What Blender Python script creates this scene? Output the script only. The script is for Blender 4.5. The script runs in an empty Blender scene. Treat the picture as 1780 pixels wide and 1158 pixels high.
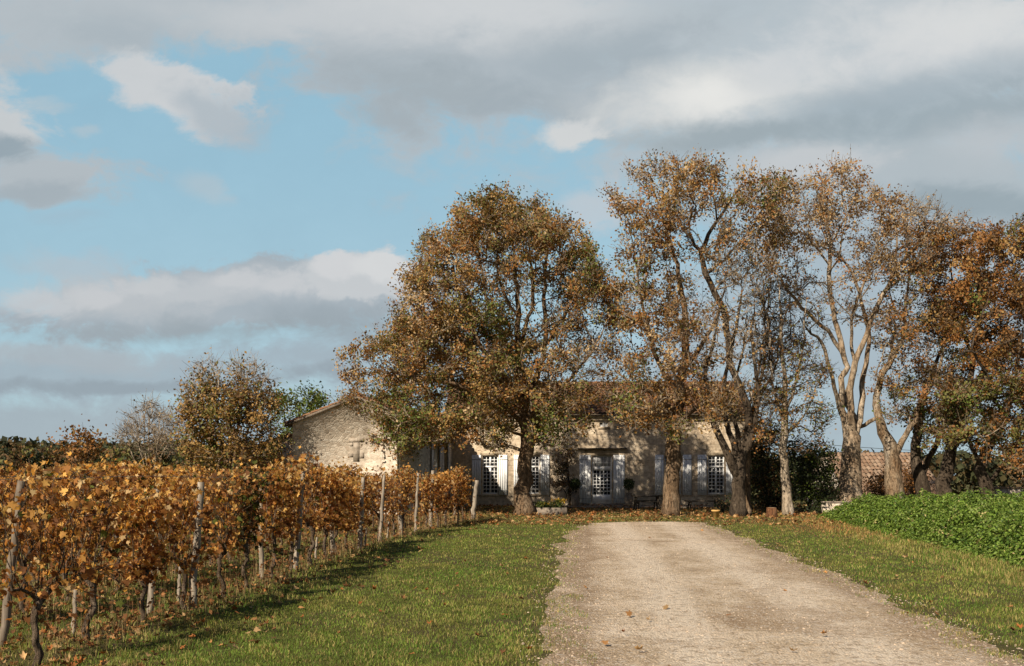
import bpy, math, random
import numpy as np
from mathutils import Vector, Matrix

random.seed(7)
RNG = np.random.default_rng(11)
SC = bpy.context.scene
COL = SC.collection
F, CX, HY, CAMH = 1730.0, 890.0, 825.0, 1.65   # focal length, centre and horizon of the photograph in its pixels; eye height


def P(px, py, d):
    return np.array([(px - CX) / F * d, d, CAMH - (py - HY) / F * d])


def X(px, d):
    return (px - CX) / F * d


def G(px, py):
    d = CAMH * F / (py - HY)
    return np.array([(px - CX) / F * d, d, 0.0])


# ------------------------------------------------------------------ mesh helper
class MB:
    def __init__(self):
        self.v, self.f, self.c, self.n = [], [], [], 0

    def add(self, v, f, col=None):
        v = np.asarray(v, float).reshape(-1, 3)
        f = np.asarray(f, np.int64)
        self.v.append(v)
        self.f.append(f + self.n)
        if col is not None:
            col = np.asarray(col, float)
            if col.ndim == 1:
                col = np.tile(col, (len(v), 1))
            self.c.append(col)
        self.n += len(v)
        return self

    def box(self, x0, x1, y0, y1, z0, z1, M=None):
        v = np.array([[x, y, z] for z in (z0, z1) for y in (y0, y1) for x in (x0, x1)], float)
        if M is not None:
            v = v @ np.asarray(M.to_3x3()).T + np.asarray(M.translation)
        self.add(v, [[0, 2, 3, 1], [4, 5, 7, 6], [0, 1, 5, 4], [2, 6, 7, 3], [0, 4, 6, 2], [1, 3, 7, 5]])
        return self

    def tube(self, p, r, sides=6, cap=True, jag=0.0, rng=None):
        p = np.asarray(p, float)
        n = len(p)
        r = np.broadcast_to(np.asarray(r, float), (n,))
        t = np.gradient(p, axis=0)
        t /= np.linalg.norm(t, axis=1, keepdims=True) + 1e-9
        m = t.mean(0)
        ref = np.array([1.0, 0, 0]) if abs(m[0]) <= min(abs(m[1]), abs(m[2])) + .2 else (np.array([0, 1.0, 0]) if abs(m[1]) < abs(m[2]) else np.array([0, 0, 1.0]))
        a = np.cross(t, ref)
        a /= np.linalg.norm(a, axis=1, keepdims=True) + 1e-9
        b = np.cross(t, a)
        th = np.arange(sides) / sides * 2 * math.pi
        rr = np.repeat(r[:, None], sides, 1)
        if jag and rng is not None:
            rr = rr * (1 + jag * rng.uniform(-1, 1, rr.shape))
        ring = p[:, None, :] + rr[:, :, None] * (np.cos(th)[None, :, None] * a[:, None, :] + np.sin(th)[None, :, None] * b[:, None, :])
        i = np.arange(n - 1)[:, None] * sides
        j = np.arange(sides)[None, :]
        k = (j + 1) % sides
        q = np.stack([i + j, i + k, i + sides + k, i + sides + j], -1).reshape(-1, 4)
        self.add(ring.reshape(-1, 3), q)
        if cap and sides >= 5:
            off = self.n - n * sides
            c0 = self.n
            self.v.append(np.array([p[0], p[-1]]))
            self.n += 2
            jj = np.arange(sides)
            kk = (jj + 1) % sides
            self.f.append(np.stack([off + kk, off + jj, np.full(sides, c0)], -1))
            o2 = off + (n - 1) * sides
            self.f.append(np.stack([o2 + jj, o2 + kk, np.full(sides, c0 + 1)], -1))
        return self

    def lathe(self, prof, sides=20, centre=(0, 0, 0)):
        prof = np.asarray(prof, float)
        th = np.arange(sides) / sides * 2 * math.pi
        v = np.stack([prof[:, 0:1] * np.cos(th), prof[:, 0:1] * np.sin(th), np.repeat(prof[:, 1:2], sides, 1)], -1) + np.asarray(centre)
        n = len(prof)
        i = np.arange(n - 1)[:, None] * sides
        j = np.arange(sides)[None, :]
        k = (j + 1) % sides
        self.add(v.reshape(-1, 3), np.stack([i + j, i + k, i + sides + k, i + sides + j], -1).reshape(-1, 4))
        return self

    def mesh(self, name, mat, smooth=False):
        me = bpy.data.meshes.new(name)
        v = np.concatenate(self.v)
        me.vertices.add(len(v))
        me.vertices.foreach_set('co', v.ravel())
        sizes, loops = [], []
        for f in self.f:
            if len(f) == 0:
                continue
            sizes.append(np.full(len(f), f.shape[1]))
            loops.append(f.ravel())
        sizes = np.concatenate(sizes)
        loops = np.concatenate(loops)
        me.loops.add(len(loops))
        me.loops.foreach_set('vertex_index', loops)
        me.polygons.add(len(sizes))
        st = np.concatenate([[0], np.cumsum(sizes)[:-1]])
        me.polygons.foreach_set('loop_start', st)
        try:
            me.polygons.foreach_set('loop_total', sizes)
        except Exception:
            pass
        if self.c:
            c = np.concatenate(self.c)
            at = me.color_attributes.new('tint', 'FLOAT_COLOR', 'POINT')
            at.data.foreach_set('color', np.concatenate([c, np.ones((len(c), 1))], 1).ravel())
        me.update(calc_edges=True)
        me.validate()
        if smooth:
            me.polygons.foreach_set('use_smooth', np.ones(len(me.polygons), bool))
        me.materials.append(mat)
        return me

    def build(self, name, mat, parent=None, smooth=False):
        o = bpy.data.objects.new(name, self.mesh(name, mat, smooth))
        COL.objects.link(o)
        if parent is not None:
            o.parent = parent
        return o


def tag(o, label=None, cat=None, group=None, kind=None):
    if label: o['label'] = label
    if cat: o['category'] = cat
    if group: o['group'] = group
    if kind: o['kind'] = kind
    return o


def empty(name, loc, label, cat, group=None, rz=0.0):
    o = bpy.data.objects.new(name, None)
    o.empty_display_size = .3
    o.location = tuple(loc)
    o.rotation_euler = (0, 0, rz)
    COL.objects.link(o)
    return tag(o, label, cat, group)


# ------------------------------------------------------------------ materials
def node_mat(name):
    m = bpy.data.materials.new(name)
    m.use_nodes = True
    nt = m.node_tree
    nt.nodes.clear()
    out = nt.nodes.new('ShaderNodeOutputMaterial')
    return m, nt, out


class NT:
    def __init__(self, nt): self.nt = nt

    def new(self, t, **kw):
        n = self.nt.nodes.new('ShaderNode' + t)
        for k, v in kw.items(): setattr(n, k, v)
        return n

    def put(self, sock, val):
        if isinstance(val, bpy.types.NodeSocket):
            self.nt.links.new(val, sock)
        elif val is not None:
            if sock.type == 'RGBA' and len(val) == 3: val = (*val, 1)
            sock.default_value = val

    def math(self, op, a, b=None, c=None, clamp=False):
        n = self.new('Math', operation=op, use_clamp=clamp)
        for i, x in enumerate((a, b, c)):
            if x is not None: self.put(n.inputs[i], x)
        return n.outputs[0]

    def noise(self, vec, scale, detail=4, rough=.55, dist=0.0):
        n = self.new('TexNoise')
        self.put(n.inputs['Vector'], vec)
        n.inputs['Scale'].default_value = scale
        n.inputs['Detail'].default_value = detail
        n.inputs['Roughness'].default_value = rough
        n.inputs['Distortion'].default_value = dist
        return n

    def mapping(self, vec, scale=(1, 1, 1), loc=(0, 0, 0), rot=(0, 0, 0)):
        n = self.new('Mapping')
        self.put(n.inputs['Vector'], vec)
        n.inputs['Scale'].default_value = scale
        n.inputs['Location'].default_value = loc
        n.inputs['Rotation'].default_value = rot
        return n.outputs[0]

    def ramp(self, fac, stops):
        n = self.new('ValToRGB')
        self.put(n.inputs[0], fac)
        el = n.color_ramp.elements
        while len(el) < len(stops): el.new(.5)
        for e, (p, c) in zip(el, stops):
            e.position = p
            e.color = (*c, 1) if len(c) == 3 else c
        return n.outputs[0]

    def mix(self, fac, a, b, mode='MIX'):
        n = self.new('Mix', data_type='RGBA', blend_type=mode)
        self.put(n.inputs[0], fac)
        self.put(n.inputs[6], a)
        self.put(n.inputs[7], b)
        return n.outputs[2]

    def maprange(self, v, a, b, c=0., d=1., smooth=True):
        n = self.new('MapRange', interpolation_type='SMOOTHSTEP' if smooth else 'LINEAR')
        self.put(n.inputs[0], v)
        for i, x in enumerate((a, b, c, d)): n.inputs[i + 1].default_value = x
        return n.outputs[0]

    def bump(self, h, strength=.5, dist=.02):
        n = self.new('Bump')
        n.inputs['Strength'].default_value = strength
        n.inputs['Distance'].default_value = dist
        self.put(n.inputs['Height'], h)
        return n.outputs[0]

    def coord(self, which='Object'):
        return self.new('TexCoord').outputs[which]

    def principled(self, out, color, rough=.8, normal=None, spec=.3):
        b = self.new('BsdfPrincipled')
        self.put(b.inputs['Base Color'], color)
        self.put(b.inputs['Roughness'], rough)
        b.inputs['Specular IOR Level'].default_value = spec
        if normal is not None: self.put(b.inputs['Normal'], normal)
        self.nt.links.new(b.outputs[0], out.inputs[0])
        return b


def leaf_mat(name, trans=.35, rough=.6, gain=(1, 1, 1), vary=.28):
    m, nt, out = node_mat(name)
    N = NT(nt)
    a = N.new('Attribute', attribute_name='tint')
    isl = N.new('NewGeometry').outputs['Random Per Island']
    k = N.maprange(isl, 0, 1, 1 - vary, 1 + vary, False)
    c = N.mix(1.0, a.outputs['Color'], N.new('CombineColor').outputs[0], 'MULTIPLY')
    cc = c.node.inputs[7].links[0].from_node
    for i in range(3): N.put(cc.inputs[i], N.math('MULTIPLY', k, gain[i]))
    p = N.new('BsdfPrincipled')
    N.put(p.inputs['Base Color'], c)
    p.inputs['Roughness'].default_value = rough
    p.inputs['Specular IOR Level'].default_value = .25
    t = N.new('BsdfTranslucent')
    N.put(t.inputs[0], N.mix(1.0, c, (1.25, 1.05, .6), 'MULTIPLY'))
    mx = N.new('MixShader')
    mx.inputs[0].default_value = trans
    nt.links.new(p.outputs[0], mx.inputs[1])
    nt.links.new(t.outputs[0], mx.inputs[2])
    nt.links.new(mx.outputs[0], out.inputs[0])
    return m


def bark_mat(name, c1, c2, c3, scale=3.0):
    m, nt, out = node_mat(name)
    N = NT(nt)
    co = N.coord()
    n1 = N.noise(N.mapping(co, (1, 1, .35)), scale, 5, .65)
    n2 = N.noise(N.mapping(co, (1, 1, .18)), scale * 6, 4, .7)
    c = N.ramp(n1.outputs[0], [(.3, c1), (.5, c2), (.68, c3)])
    n3 = N.noise(N.mapping(co, (1, 1, .6)), scale * 14, 5, .75)
    n4 = N.noise(co, scale * 2.2, 4, .7, 1.0)
    c = N.mix(N.maprange(n2.outputs[0], .38, .56), N.mix(.72, c, (.025, .018, .012)), c)
    c = N.mix(N.math('MULTIPLY', N.maprange(n4.outputs[0], .52, .62), .55), c, tuple(x * .45 for x in c1))
    c = N.mix(1., c, N.ramp(n3.outputs[0], [(.3, (.55, .55, .55)), (.68, (1.25, 1.25, 1.25))]), 'MULTIPLY')
    h = N.math('ADD', N.math('MULTIPLY', n2.outputs[0], .7), N.math('MULTIPLY', n3.outputs[0], .5))
    N.principled(out, c, .92, N.bump(h, 1.0, .06), .1)
    return m


def wood_mat(name, c1, c2, sc=6):
    m, nt, out = node_mat(name)
    N = NT(nt)
    co = N.coord()
    n1 = N.noise(N.mapping(co, (1, 1, .12)), sc * 4, 5, .7)
    n2 = N.noise(co, sc * .4, 3)
    c = N.ramp(n1.outputs[0], [(.3, c1), (.65, c2)])
    c = N.mix(N.math('MULTIPLY', N.maprange(n2.outputs[0], .45, .7), .5), c, (.07, .06, .045))
    N.principled(out, c, .85, N.bump(n1.outputs[0], .7, .01), .2)
    return m


def stone_mat(name, cols, bw=.45, bh=.24, mort=(.5, .43, .33), stain=.5, rubble=False):
    m, nt, out = node_mat(name)
    N = NT(nt)
    co = N.coord()
    wob = N.noise(co, 2.2, 3)
    v = N.new('VectorMath', operation='MULTIPLY_ADD')
    N.put(v.inputs[0], wob.outputs['Color'])
    v.inputs[1].default_value = (.10, .0, .10)
    N.put(v.inputs[2], co)
    sw = N.new('SeparateXYZ')
    N.put(sw.inputs[0], v.outputs[0])
    cb = N.new('CombineXYZ')
    N.put(cb.inputs[0], N.math('ADD', sw.outputs[0], sw.outputs[1]))
    N.put(cb.inputs[1], sw.outputs[2])
    big = N.noise(co, .55, 5, .6)
    mid = N.noise(co, 5, 5, .65)
    fine = N.noise(co, 38, 4, .7)
    if rubble:
        vo = N.new('TexVoronoi', feature='F1')
        N.put(vo.inputs['Vector'], N.mapping(v.outputs[0], (5.5, 5.5, 9)))
        vo.inputs['Scale'].default_value = 1.0
        ve = N.new('TexVoronoi', feature='DISTANCE_TO_EDGE')
        N.put(ve.inputs['Vector'], N.mapping(v.outputs[0], (5.5, 5.5, 9)))
        ve.inputs['Scale'].default_value = 1.0
        sep = N.new('SeparateColor')
        N.put(sep.inputs[0], vo.outputs['Color'])
        c = N.ramp(sep.outputs[0], [(0, cols[0]), (.5, cols[1]), (1, cols[2])])
        joint = N.maprange(ve.outputs['Distance'], .0, .12, .55, 1)
        c = N.mix(joint, mort, c)
    else:
        b = N.new('TexBrick')
        N.put(b.inputs['Vector'], cb.outputs[0])
        for k, x in (('Scale', 1), ('Brick Width', bw), ('Row Height', bh), ('Mortar Size', .014), ('Mortar Smooth', .6), ('Bias', 0)):
            b.inputs[k].default_value = x
        N.put(b.inputs['Color1'], cols[0]); N.put(b.inputs['Color2'], cols[2]); N.put(b.inputs['Mortar'], mort)
        c = b.outputs['Color']
        joint = N.math('SUBTRACT', 1.0, b.outputs['Fac'])
        c = N.mix(.45, c, N.ramp(mid.outputs[0], [(.3, cols[0]), (.5, cols[1]), (.7, cols[2])]))
    c = N.mix(1., c, N.ramp(mid.outputs[0], [(.3, (.66, .63, .58)), (.6, (1.12, 1.10, 1.06))]), 'MULTIPLY')
    c = N.mix(N.math('MULTIPLY', N.maprange(big.outputs[0], .44, .62), stain), c, (.12, .095, .065))
    c = N.mix(.5, c, N.mix(1., c, N.ramp(fine.outputs[0], [(.3, (.6, .6, .6)), (.65, (1.2, 1.2, 1.2))]), 'MULTIPLY'))
    h = N.math('ADD', N.math('MULTIPLY', joint, .6), N.math('MULTIPLY', mid.outputs[0], .5))
    N.principled(out, c, .92, N.bump(h, .8, .03), .15)
    return m


def tile_mat(name, a, b, c_, lichen=(.3, .25, .16)):
    m, nt, out = node_mat(name)
    N = NT(nt)
    co = N.coord()
    isl = N.new('NewGeometry').outputs['Random Per Island']
    c = N.ramp(isl, [(0, a), (.5, b), (1, c_)])
    n = N.noise(co, 3.0, 5, .65)
    c = N.mix(N.math('MULTIPLY', N.maprange(n.outputs[0], .45, .65), .7), c, lichen)
    n2 = N.noise(co, 25, 3)
    N.principled(out, c, .9, N.bump(n2.outputs[0], .5, .01), .15)
    return m


def plain_mat(name, c, rough=.6, var=.25, sc=8, spec=.3, bump=.2, metal=0):
    m, nt, out = node_mat(name)
    N = NT(nt)
    co = N.coord()
    n = N.noise(co, sc, 5, .6)
    lo = tuple(x * (1 - var) for x in c)
    hi = tuple(min(1, x * (1 + var * .5)) for x in c)
    b = N.principled(out, N.ramp(n.outputs[0], [(.3, lo), (.65, hi)]), rough, N.bump(n.outputs[0], bump, .01), spec)
    b.inputs['Metallic'].default_value = metal
    return m


LEAF = leaf_mat('autumn_leaf', .24, vary=.16)
VLEAF = leaf_mat('vine_leaf', .54, .7)
GLEAF = leaf_mat('green_leaf', .3, .5)
GRASS = leaf_mat('grass_blade', .3, .6)
LITTER = leaf_mat('dry_leaf', .15, .8)
BARK_BROWN = bark_mat('brown_bark', (.13, .08, .045), (.24, .16, .095), (.36, .27, .18))
BARK_PALE = bark_mat('pale_bark', (.27, .20, .13), (.46, .37, .265), (.60, .505, .39), 1.6)
BARK_TAN = bark_mat('tan_bark', (.22, .14, .08), (.40, .30, .20), (.54, .45, .34), 1.7)
BARK_DARK = bark_mat('dark_bark', (.055, .04, .028), (.10, .075, .052), (.18, .14, .10))
BARK_RUST = bark_mat('rusty_bark', (.17, .095, .045), (.32, .235, .15), (.48, .41, .32), 1.8)
BARK_VINE = bark_mat('vine_bark', (.12, .08, .05), (.24, .175, .12), (.38, .31, .23), 9)
POST = wood_mat('weathered_post', (.13, .10, .07), (.42, .36, .28))
POSTD = wood_mat('dark_post', (.11, .085, .06), (.25, .20, .15))
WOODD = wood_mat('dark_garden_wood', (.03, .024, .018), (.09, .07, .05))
STONE = stone_mat('limestone_blocks', [(.56, .44, .31), (.67, .55, .41), (.74, .64, .50)], .5, .27, (.58, .47, .34), .42)
RUBBLE = stone_mat('rubble_stone', [(.54, .45, .355), (.67, .585, .48), (.75, .68, .58)], mort=(.66, .58, .48), stain=.25, rubble=True)
ASHLAR = stone_mat('cut_stone', [(.52, .42, .30), (.58, .48, .35), (.64, .54, .40)], .8, .4, (.5, .42, .3), .3)
PATCH = stone_mat('grey_patch_stone', [(.36, .30, .24), (.41, .35, .28), (.46, .40, .33)], .35, .25, (.46, .40, .33), .3)
TILE = tile_mat('old_clay_tile', (.13, .06, .03), (.19, .095, .05), (.26, .145, .08), (.13, .09, .055))
TILE_PALE = tile_mat('pale_clay_tile', (.20, .12, .075), (.28, .18, .115), (.36, .26, .18), (.20, .15, .10))
WHITE = plain_mat('white_paint', (.86, .86, .84), .55, .07, 5)
GREYP = plain_mat('grey_paint', (.42, .42, .40), .6, .15, 5)
GLASS = plain_mat('window_glass', (.018, .020, .022), .06, .3, 2, .6, .03)
IRON = plain_mat('dark_iron', (.03, .03, .03), .5, .2)
WIRE = plain_mat('galvanised_wire', (.22, .21, .2), .5, .2, metal=.6)
CURTAIN = plain_mat('lace_curtain', (.42, .42, .42), .9, .4, 30)
TERRA = plain_mat('ochre_clay', (.62, .36, .12), .8, .15, 12)
TERRA_RED = plain_mat('red_clay', (.28, .12, .06), .85, .25, 12)
CONC = plain_mat('worn_stone', (.24, .195, .15), .9, .45, 9)
CABLE = plain_mat('black_cable', (.03, .03, .03), .6, .1)


def shades(names):
    return [np.array(c) for c in names]


RUST = np.array((.28, .125, .034)); OCHRE = np.array((.34, .205, .065)); BROWN = np.array((.155, .09, .04))
TAN = np.array((.44, .31, .16)); OLIVE = np.array((.165, .155, .042)); GREEN = np.array((.12, .165, .03)); DARK = np.array((.035, .045, .018))


def vnoise(p, freq, seed):
    r = np.random.default_rng(seed)
    p = np.asarray(p, float)
    s = np.zeros(len(p))
    for k in range(8):
        w = r.normal(size=p.shape[1])
        w *= freq * r.uniform(.6, 1.7) / np.linalg.norm(w)
        s += np.sin(p @ w * 6.283 + r.uniform(0, 6.283))
    return s / 8 * 1.6


def rand_rot(n, rng, up=.35):
    """random orthonormal frames (axis along leaf, across leaf, normal)"""
    nrm = rng.normal(size=(n, 3))
    nrm[:, 2] += up * np.sign(rng.uniform(-.2, 1, n))
    nrm /= np.linalg.norm(nrm, axis=1, keepdims=True)
    a = rng.normal(size=(n, 3))
    a -= (a * nrm).sum(1, keepdims=True) * nrm
    a /= np.linalg.norm(a, axis=1, keepdims=True)
    return a, np.cross(nrm, a), nrm


def kites(mb, pos, size, cols, rng, aspect=.62, up=.35, fold=.25, frame=None):
    """many small folded leaves"""
    n = len(pos)
    if n == 0: return
    a, b, c = rand_rot(n, rng, up) if frame is None else frame
    s = np.broadcast_to(np.asarray(size, float), (n,))[:, None]
    w = s * aspect * .5
    v = np.stack([pos, pos + a * s * .45 + b * w + c * s * fold * .5, pos + a * s, pos + a * s * .45 - b * w + c * s * fold * .5], 1)
    k = np.arange(n)[:, None] * 4
    f = np.concatenate([k + np.array([[0, 1, 2]]), k + np.array([[0, 2, 3]])], 0)
    mb.add(v.reshape(-1, 3), f, np.repeat(cols, 4, 0))


LOBES = [(0, -.05), (.18, .10), (.52, .02), (.42, .30), (.62, .55), (.28, .58), (.0, 1.0), (-.28, .58), (-.62, .55), (-.42, .30), (-.52, .02), (-.18, .10)]


def lobed(mb, pos, size, cols, rng, frame):
    """five-lobed crumpled leaves for things near the camera"""
    n = len(pos)
    a, b, c = frame
    s = np.broadcast_to(np.asarray(size, float), (n,))[:, None]
    curl = rng.uniform(-.4, 1.7, n)[:, None]
    vs = [pos + a * s * .32]
    for (x, y) in LOBES:
        z = curl * (x * x * 1.1 + (y - .35) ** 2 * .7) * rng.uniform(.6, 1.4, (n, 1)) + rng.normal(0, .05, (n, 1))
        vs.append(pos + b * s * x * (1 - .25 * abs(curl)) + a * s * y + c * s * z)
    v = np.stack(vs, 1)
    m = len(LOBES)
    tri = np.array([[0, 1 + i, 1 + (i + 1) % m] for i in range(m)])
    f = (np.arange(n)[:, None, None] * (m + 1) + tri[None]).reshape(-1, 3)
    mb.add(v.reshape(-1, 3), f, np.repeat(cols, m + 1, 0))


# ------------------------------------------------------------------ trees
def smooth_line(pts, step=.35):
    pts = np.asarray(pts, float)
    if len(pts) < 3:
        pts = np.stack([pts[0], pts.mean(0), pts[-1]])
    p = np.concatenate([[2 * pts[0] - pts[1]], pts, [2 * pts[-1] - pts[-2]]])
    out = []
    for i in range(1, len(p) - 2):
        L = np.linalg.norm(p[i + 1][:3] - p[i][:3])
        k = max(2, int(L / step))
        for t in np.arange(k) / k:
            out.append(.5 * (2 * p[i] + (p[i + 1] - p[i - 1]) * t + (2 * p[i - 1] - 5 * p[i] + 4 * p[i + 1] - p[i + 2]) * t * t + (3 * p[i] - p[i - 1] - 3 * p[i + 1] + p[i + 2]) * t ** 3))
    out.append(pts[-1])
    return np.array(out)


def make_tree(name, label, cat, d, limbs, clumps, group=None, bark=BARK_BROWN, twig_bark=None, pal=((RUST, 3), (OCHRE, 3), (BROWN, 2), (OLIVE, 2)),
              greens=(), depth=3.2, seed=1, leafy=38, leaf=.19, dens=.0021, flare=.35, leafmat=None, spread=.27, twigs=3, tipr=.011, dz=0.0):
    """limbs: lists of (px, py, depth offset, radius), the first is the trunk; clumps: (px, py, rx, ry, leaf density)"""
    rng = np.random.default_rng(seed)
    if name == 'tree':
        leafy, leaf, twigs, spread, dens, tipr = leafy * 2.0, leaf * .58, 6, .13, dens * 2.0, .0118
    base = P(limbs[0][0][0], limbs[0][0][1], d)
    base[2] = 0
    pos, par, rad = [], [], []
    nl = 0
    for li, L in enumerate(limbs):
        pts = np.array([[*P(px, py, d + o), r * (1 if name != 'tree' else .86 if li == 0 and py > 735 else .72)] for px, py, o, r in L])
        if li == 0: pts[0, 2] = -.15
        s = smooth_line(pts)
        s[1:-1, :3] += rng.normal(0, .035, (len(s) - 2, 3))
        if li == 0:
            hgt = np.clip(s[:, 2], 0, None)
            s[:, 3] *= 1 + flare * np.exp(-hgt / .35)
        if li == 0:
            prev = -1
        else:
            prev = int(np.argmin([np.linalg.norm(q - s[0, :3]) for q in pos]))
        for q in s:
            pos.append(q[:3]); par.append(prev); rad.append(q[3]); prev = len(pos) - 1
    nl = len(pos)
    # attractors
    cl = np.array([(c[0], c[1], c[2], c[3], c[4] if len(c) > 4 else 1.0, c[5] if len(c) > 5 else 1.0) for c in clumps], float)
    xc = (cl[:, 0].min() + cl[:, 0].max()) / 2
    rx = (np.max(cl[:, 0] + cl[:, 2]) - np.min(cl[:, 0] - cl[:, 2])) / 2
    att, lw = [], []
    for (cx, cy, a, b, ld, bd) in cl:
        n = max(2, int(rng.poisson(dens * bd * math.pi * a * b)))
        for _ in range(n):
            while True:
                u, v = rng.uniform(-1, 1, 2)
                if u * u + v * v < 1: break
            px, py = cx + u * a * .92, cy + v * b * .90 + (5 if name == 'tree' else 0)
            D = depth * math.sqrt(max(.08, 1 - ((px - xc) / rx) ** 2))
            att.append(P(px, py, d + dz + rng.uniform(-1, 1) * D))
            lw.append((ld, px, py))
    att = np.array(att)
    base_nodes = np.array(pos)
    dist0 = np.min(np.linalg.norm(att[:, None] - base_nodes[None], axis=2), axis=1)
    order = np.argsort(dist0)
    M = nl + len(att) * 30
    A = np.zeros((M, 3)); A[:nl] = base_nodes
    plen = np.zeros(M)
    for i in range(nl):
        if par[i] >= 0: plen[i] = plen[par[i]] + np.linalg.norm(A[i] - A[par[i]])
    cnt = nl
    tips = []
    ok = np.array([q[2] > 1.8 for q in pos] + [True] * (M - nl))
    if not ok[:nl].any(): ok[:] = True
    for t in order:
        q = att[t]
        dd = np.linalg.norm(A[:cnt] - q, axis=1)
        below = np.clip(A[:cnt, 2] - q[2], 0, None)
        cost = dd + .22 * plen[:cnt] + .5 * below + (~ok[:cnt]) * 50
        j = int(np.argmin(cost))
        p0 = A[j]
        L = dd[j]
        k = int(np.clip(L / .38, 2, 26))
        pj = par[j]
        dirp = (A[j] - A[pj]) if pj >= 0 else np.array([0, 0, 1.])
        dirp = dirp / (np.linalg.norm(dirp) + 1e-6)
        c1 = p0 + dirp * L * .3 + np.array([0, 0, .10 * L]) + rng.normal(0, .06 * L, 3)
        prev = j
        for s in range(1, k + 1):
            tt = s / k
            w = (1 - tt) ** 2 * p0 + 2 * tt * (1 - tt) * c1 + tt * tt * q
            if s < k: w = w + rng.normal(0, .03, 3)
            A[cnt] = w
            pos.append(w); par.append(prev); rad.append(0)
            plen[cnt] = plen[prev] + np.linalg.norm(w - A[prev])
            prev = cnt
            cnt += 1
        tips.append((t, prev))
    pos = A[:cnt]
    par = np.array(par)
    tipc = np.zeros(cnt)
    for _, i in tips: tipc[i] += 1
    for i in range(cnt - 1, -1, -1):
        if par[i] >= 0: tipc[par[i]] += tipc[i]
    r = np.maximum(np.array(rad), tipr * np.maximum(tipc, 1) ** .43)
    r = np.where(np.arange(cnt) < nl, np.minimum(r, np.maximum(np.array(rad) * 1.15, .03)), r)
    for i in range(nl, cnt):
        r[i] = min(r[i], r[par[i]] * .92)
    best = {}
    for i in range(cnt):
        p_ = par[i]
        if p_ < 0: continue
        key = (1 if i < nl and p_ < nl else 0, r[i])
        if p_ not in best or key > best[p_][0]: best[p_] = (key, i)
    TM, BM = MB(), MB()
    for i in range(cnt):
        p_ = par[i]
        if p_ >= 0 and best[p_][1] == i and not (i >= nl and p_ < nl): continue
        ch = ([p_] if p_ >= 0 else []) + [i]
        k = i
        while k in best:
            nx = best[k][1]
            if (k < nl) != (nx < nl): break
            ch.append(nx); k = nx
        if len(ch) < 2: continue
        rr = r[ch].copy()
        if p_ >= 0: rr[0] = min(rr[0], rr[1] * 1.25)
        rr[-1] *= .6
        m = rr.max()
        (TM if i < nl else BM).tube(pos[ch], rr, 14 if m > .2 else 8 if m > .07 else 5 if m > .03 else 3, jag=.07 if m > .05 else 0, rng=rng)
    # twigs and leaves
    LM = MB()
    LP, LC, LS, LN = [], [], [], []
    pcol = [c for c, w in pal]; pw = np.array([w for c, w in pal], float); pw /= pw.sum()
    for t, i in tips:
        ld, px, py = lw[t]
        end = pos[i]
        back = pos[par[i]]
        outd = end - back
        outd /= np.linalg.norm(outd) + 1e-6
        tw = [np.stack([pos[par[par[i]]], back, end])]
        for _ in range(twigs):
            dv = outd + rng.normal(0, .65, 3) + np.array([0, 0, .25])
            dv /= np.linalg.norm(dv)
            L = rng.uniform(.3, .75)
            st = back + (end - back) * rng.uniform(0, 1)
            md = st + dv * L * .5 + rng.normal(0, .04, 3)
            e = st + dv * L + np.array([0, 0, .06])
            line = np.stack([st, md, e])
            BM.tube(line, [tipr * .75, tipr * .6, tipr * .4], 3)
            tw.append(line)
        g = 0.0
        for (gx, gy, gr) in greens:
            g = max(g, 1 - math.hypot(px - gx, py - gy) / gr)
        w = pw.copy()
        cc = pcol[rng.choice(len(pcol), p=w)]
        n = int(rng.poisson(leafy * ld * rng.uniform(.5, 1.5)))
        if n == 0: continue
        src = rng.integers(0, len(tw), n)
        tt = rng.uniform(0, 1, n)
        pp = np.array([tw[a][0] * (1 - u) ** 2 + tw[a][1] * 2 * u * (1 - u) + tw[a][2] * u * u for a, u in zip(src, tt)])
        pp += rng.normal(0, spread, (n, 3)) * np.array([1, 1, .8])
        nv = rng.normal(0, .8, 3) + np.array([0, 0, .7]) + outd * .3
        LN.append(nv / np.linalg.norm(nv) + rng.normal(0, .42, (n, 3)))
        own = rng.uniform(size=n) < .6
        col = np.where(own[:, None], cc[None], np.array([pcol[k] for k in rng.choice(len(pcol), size=n, p=w)]))
        isg = rng.uniform(size=n) < max(0, g) * .85
        col = np.where(isg[:, None], np.where(rng.uniform(size=(n, 1)) < .5, GREEN[None], OLIVE[None]), col)
        LP.append(pp); LC.append(col); LS.append(rng.uniform(.7, 1.3, n) * leaf)
    root = empty(name, base, label, cat, group)
    inv = -base
    for mb in (TM, BM, LM):
        mb.v = [v + inv for v in mb.v]
    TM.build('trunk', bark, root, True)
    if BM.n: BM.build('branches', twig_bark or bark, root, True)
    if LP:
        pp = np.concatenate(LP) + inv
        nn = np.concatenate(LN)
        nn /= np.linalg.norm(nn, axis=1, keepdims=True)
        aa = rng.normal(size=nn.shape) + np.array([0, 0, -.5])
        aa -= (aa * nn).sum(1, keepdims=True) * nn
        aa /= np.linalg.norm(aa, axis=1, keepdims=True)
        kites(LM, pp, np.concatenate(LS), np.clip(np.concatenate(LC), 0, 1), rng, .72, fold=.3, frame=(aa, np.cross(nn, aa), nn))
        LM.build('crown', leafmat or LEAF, root)
    return root


# ------------------------------------------------------------------ camera, sun, sky
cam = bpy.data.cameras.new('camera')
cam.sensor_width = 36
cam.lens = 36 * F / 1780
cam.shift_y = (HY - 579) / 1780
cam.clip_end = 6000
cam.clip_start = .1
co_ = bpy.data.objects.new('camera', cam)
co_.location = (0, 0, CAMH)
co_.rotation_euler = (math.radians(90), 0, 0)
COL.objects.link(co_)
SC.camera = co_

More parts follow.
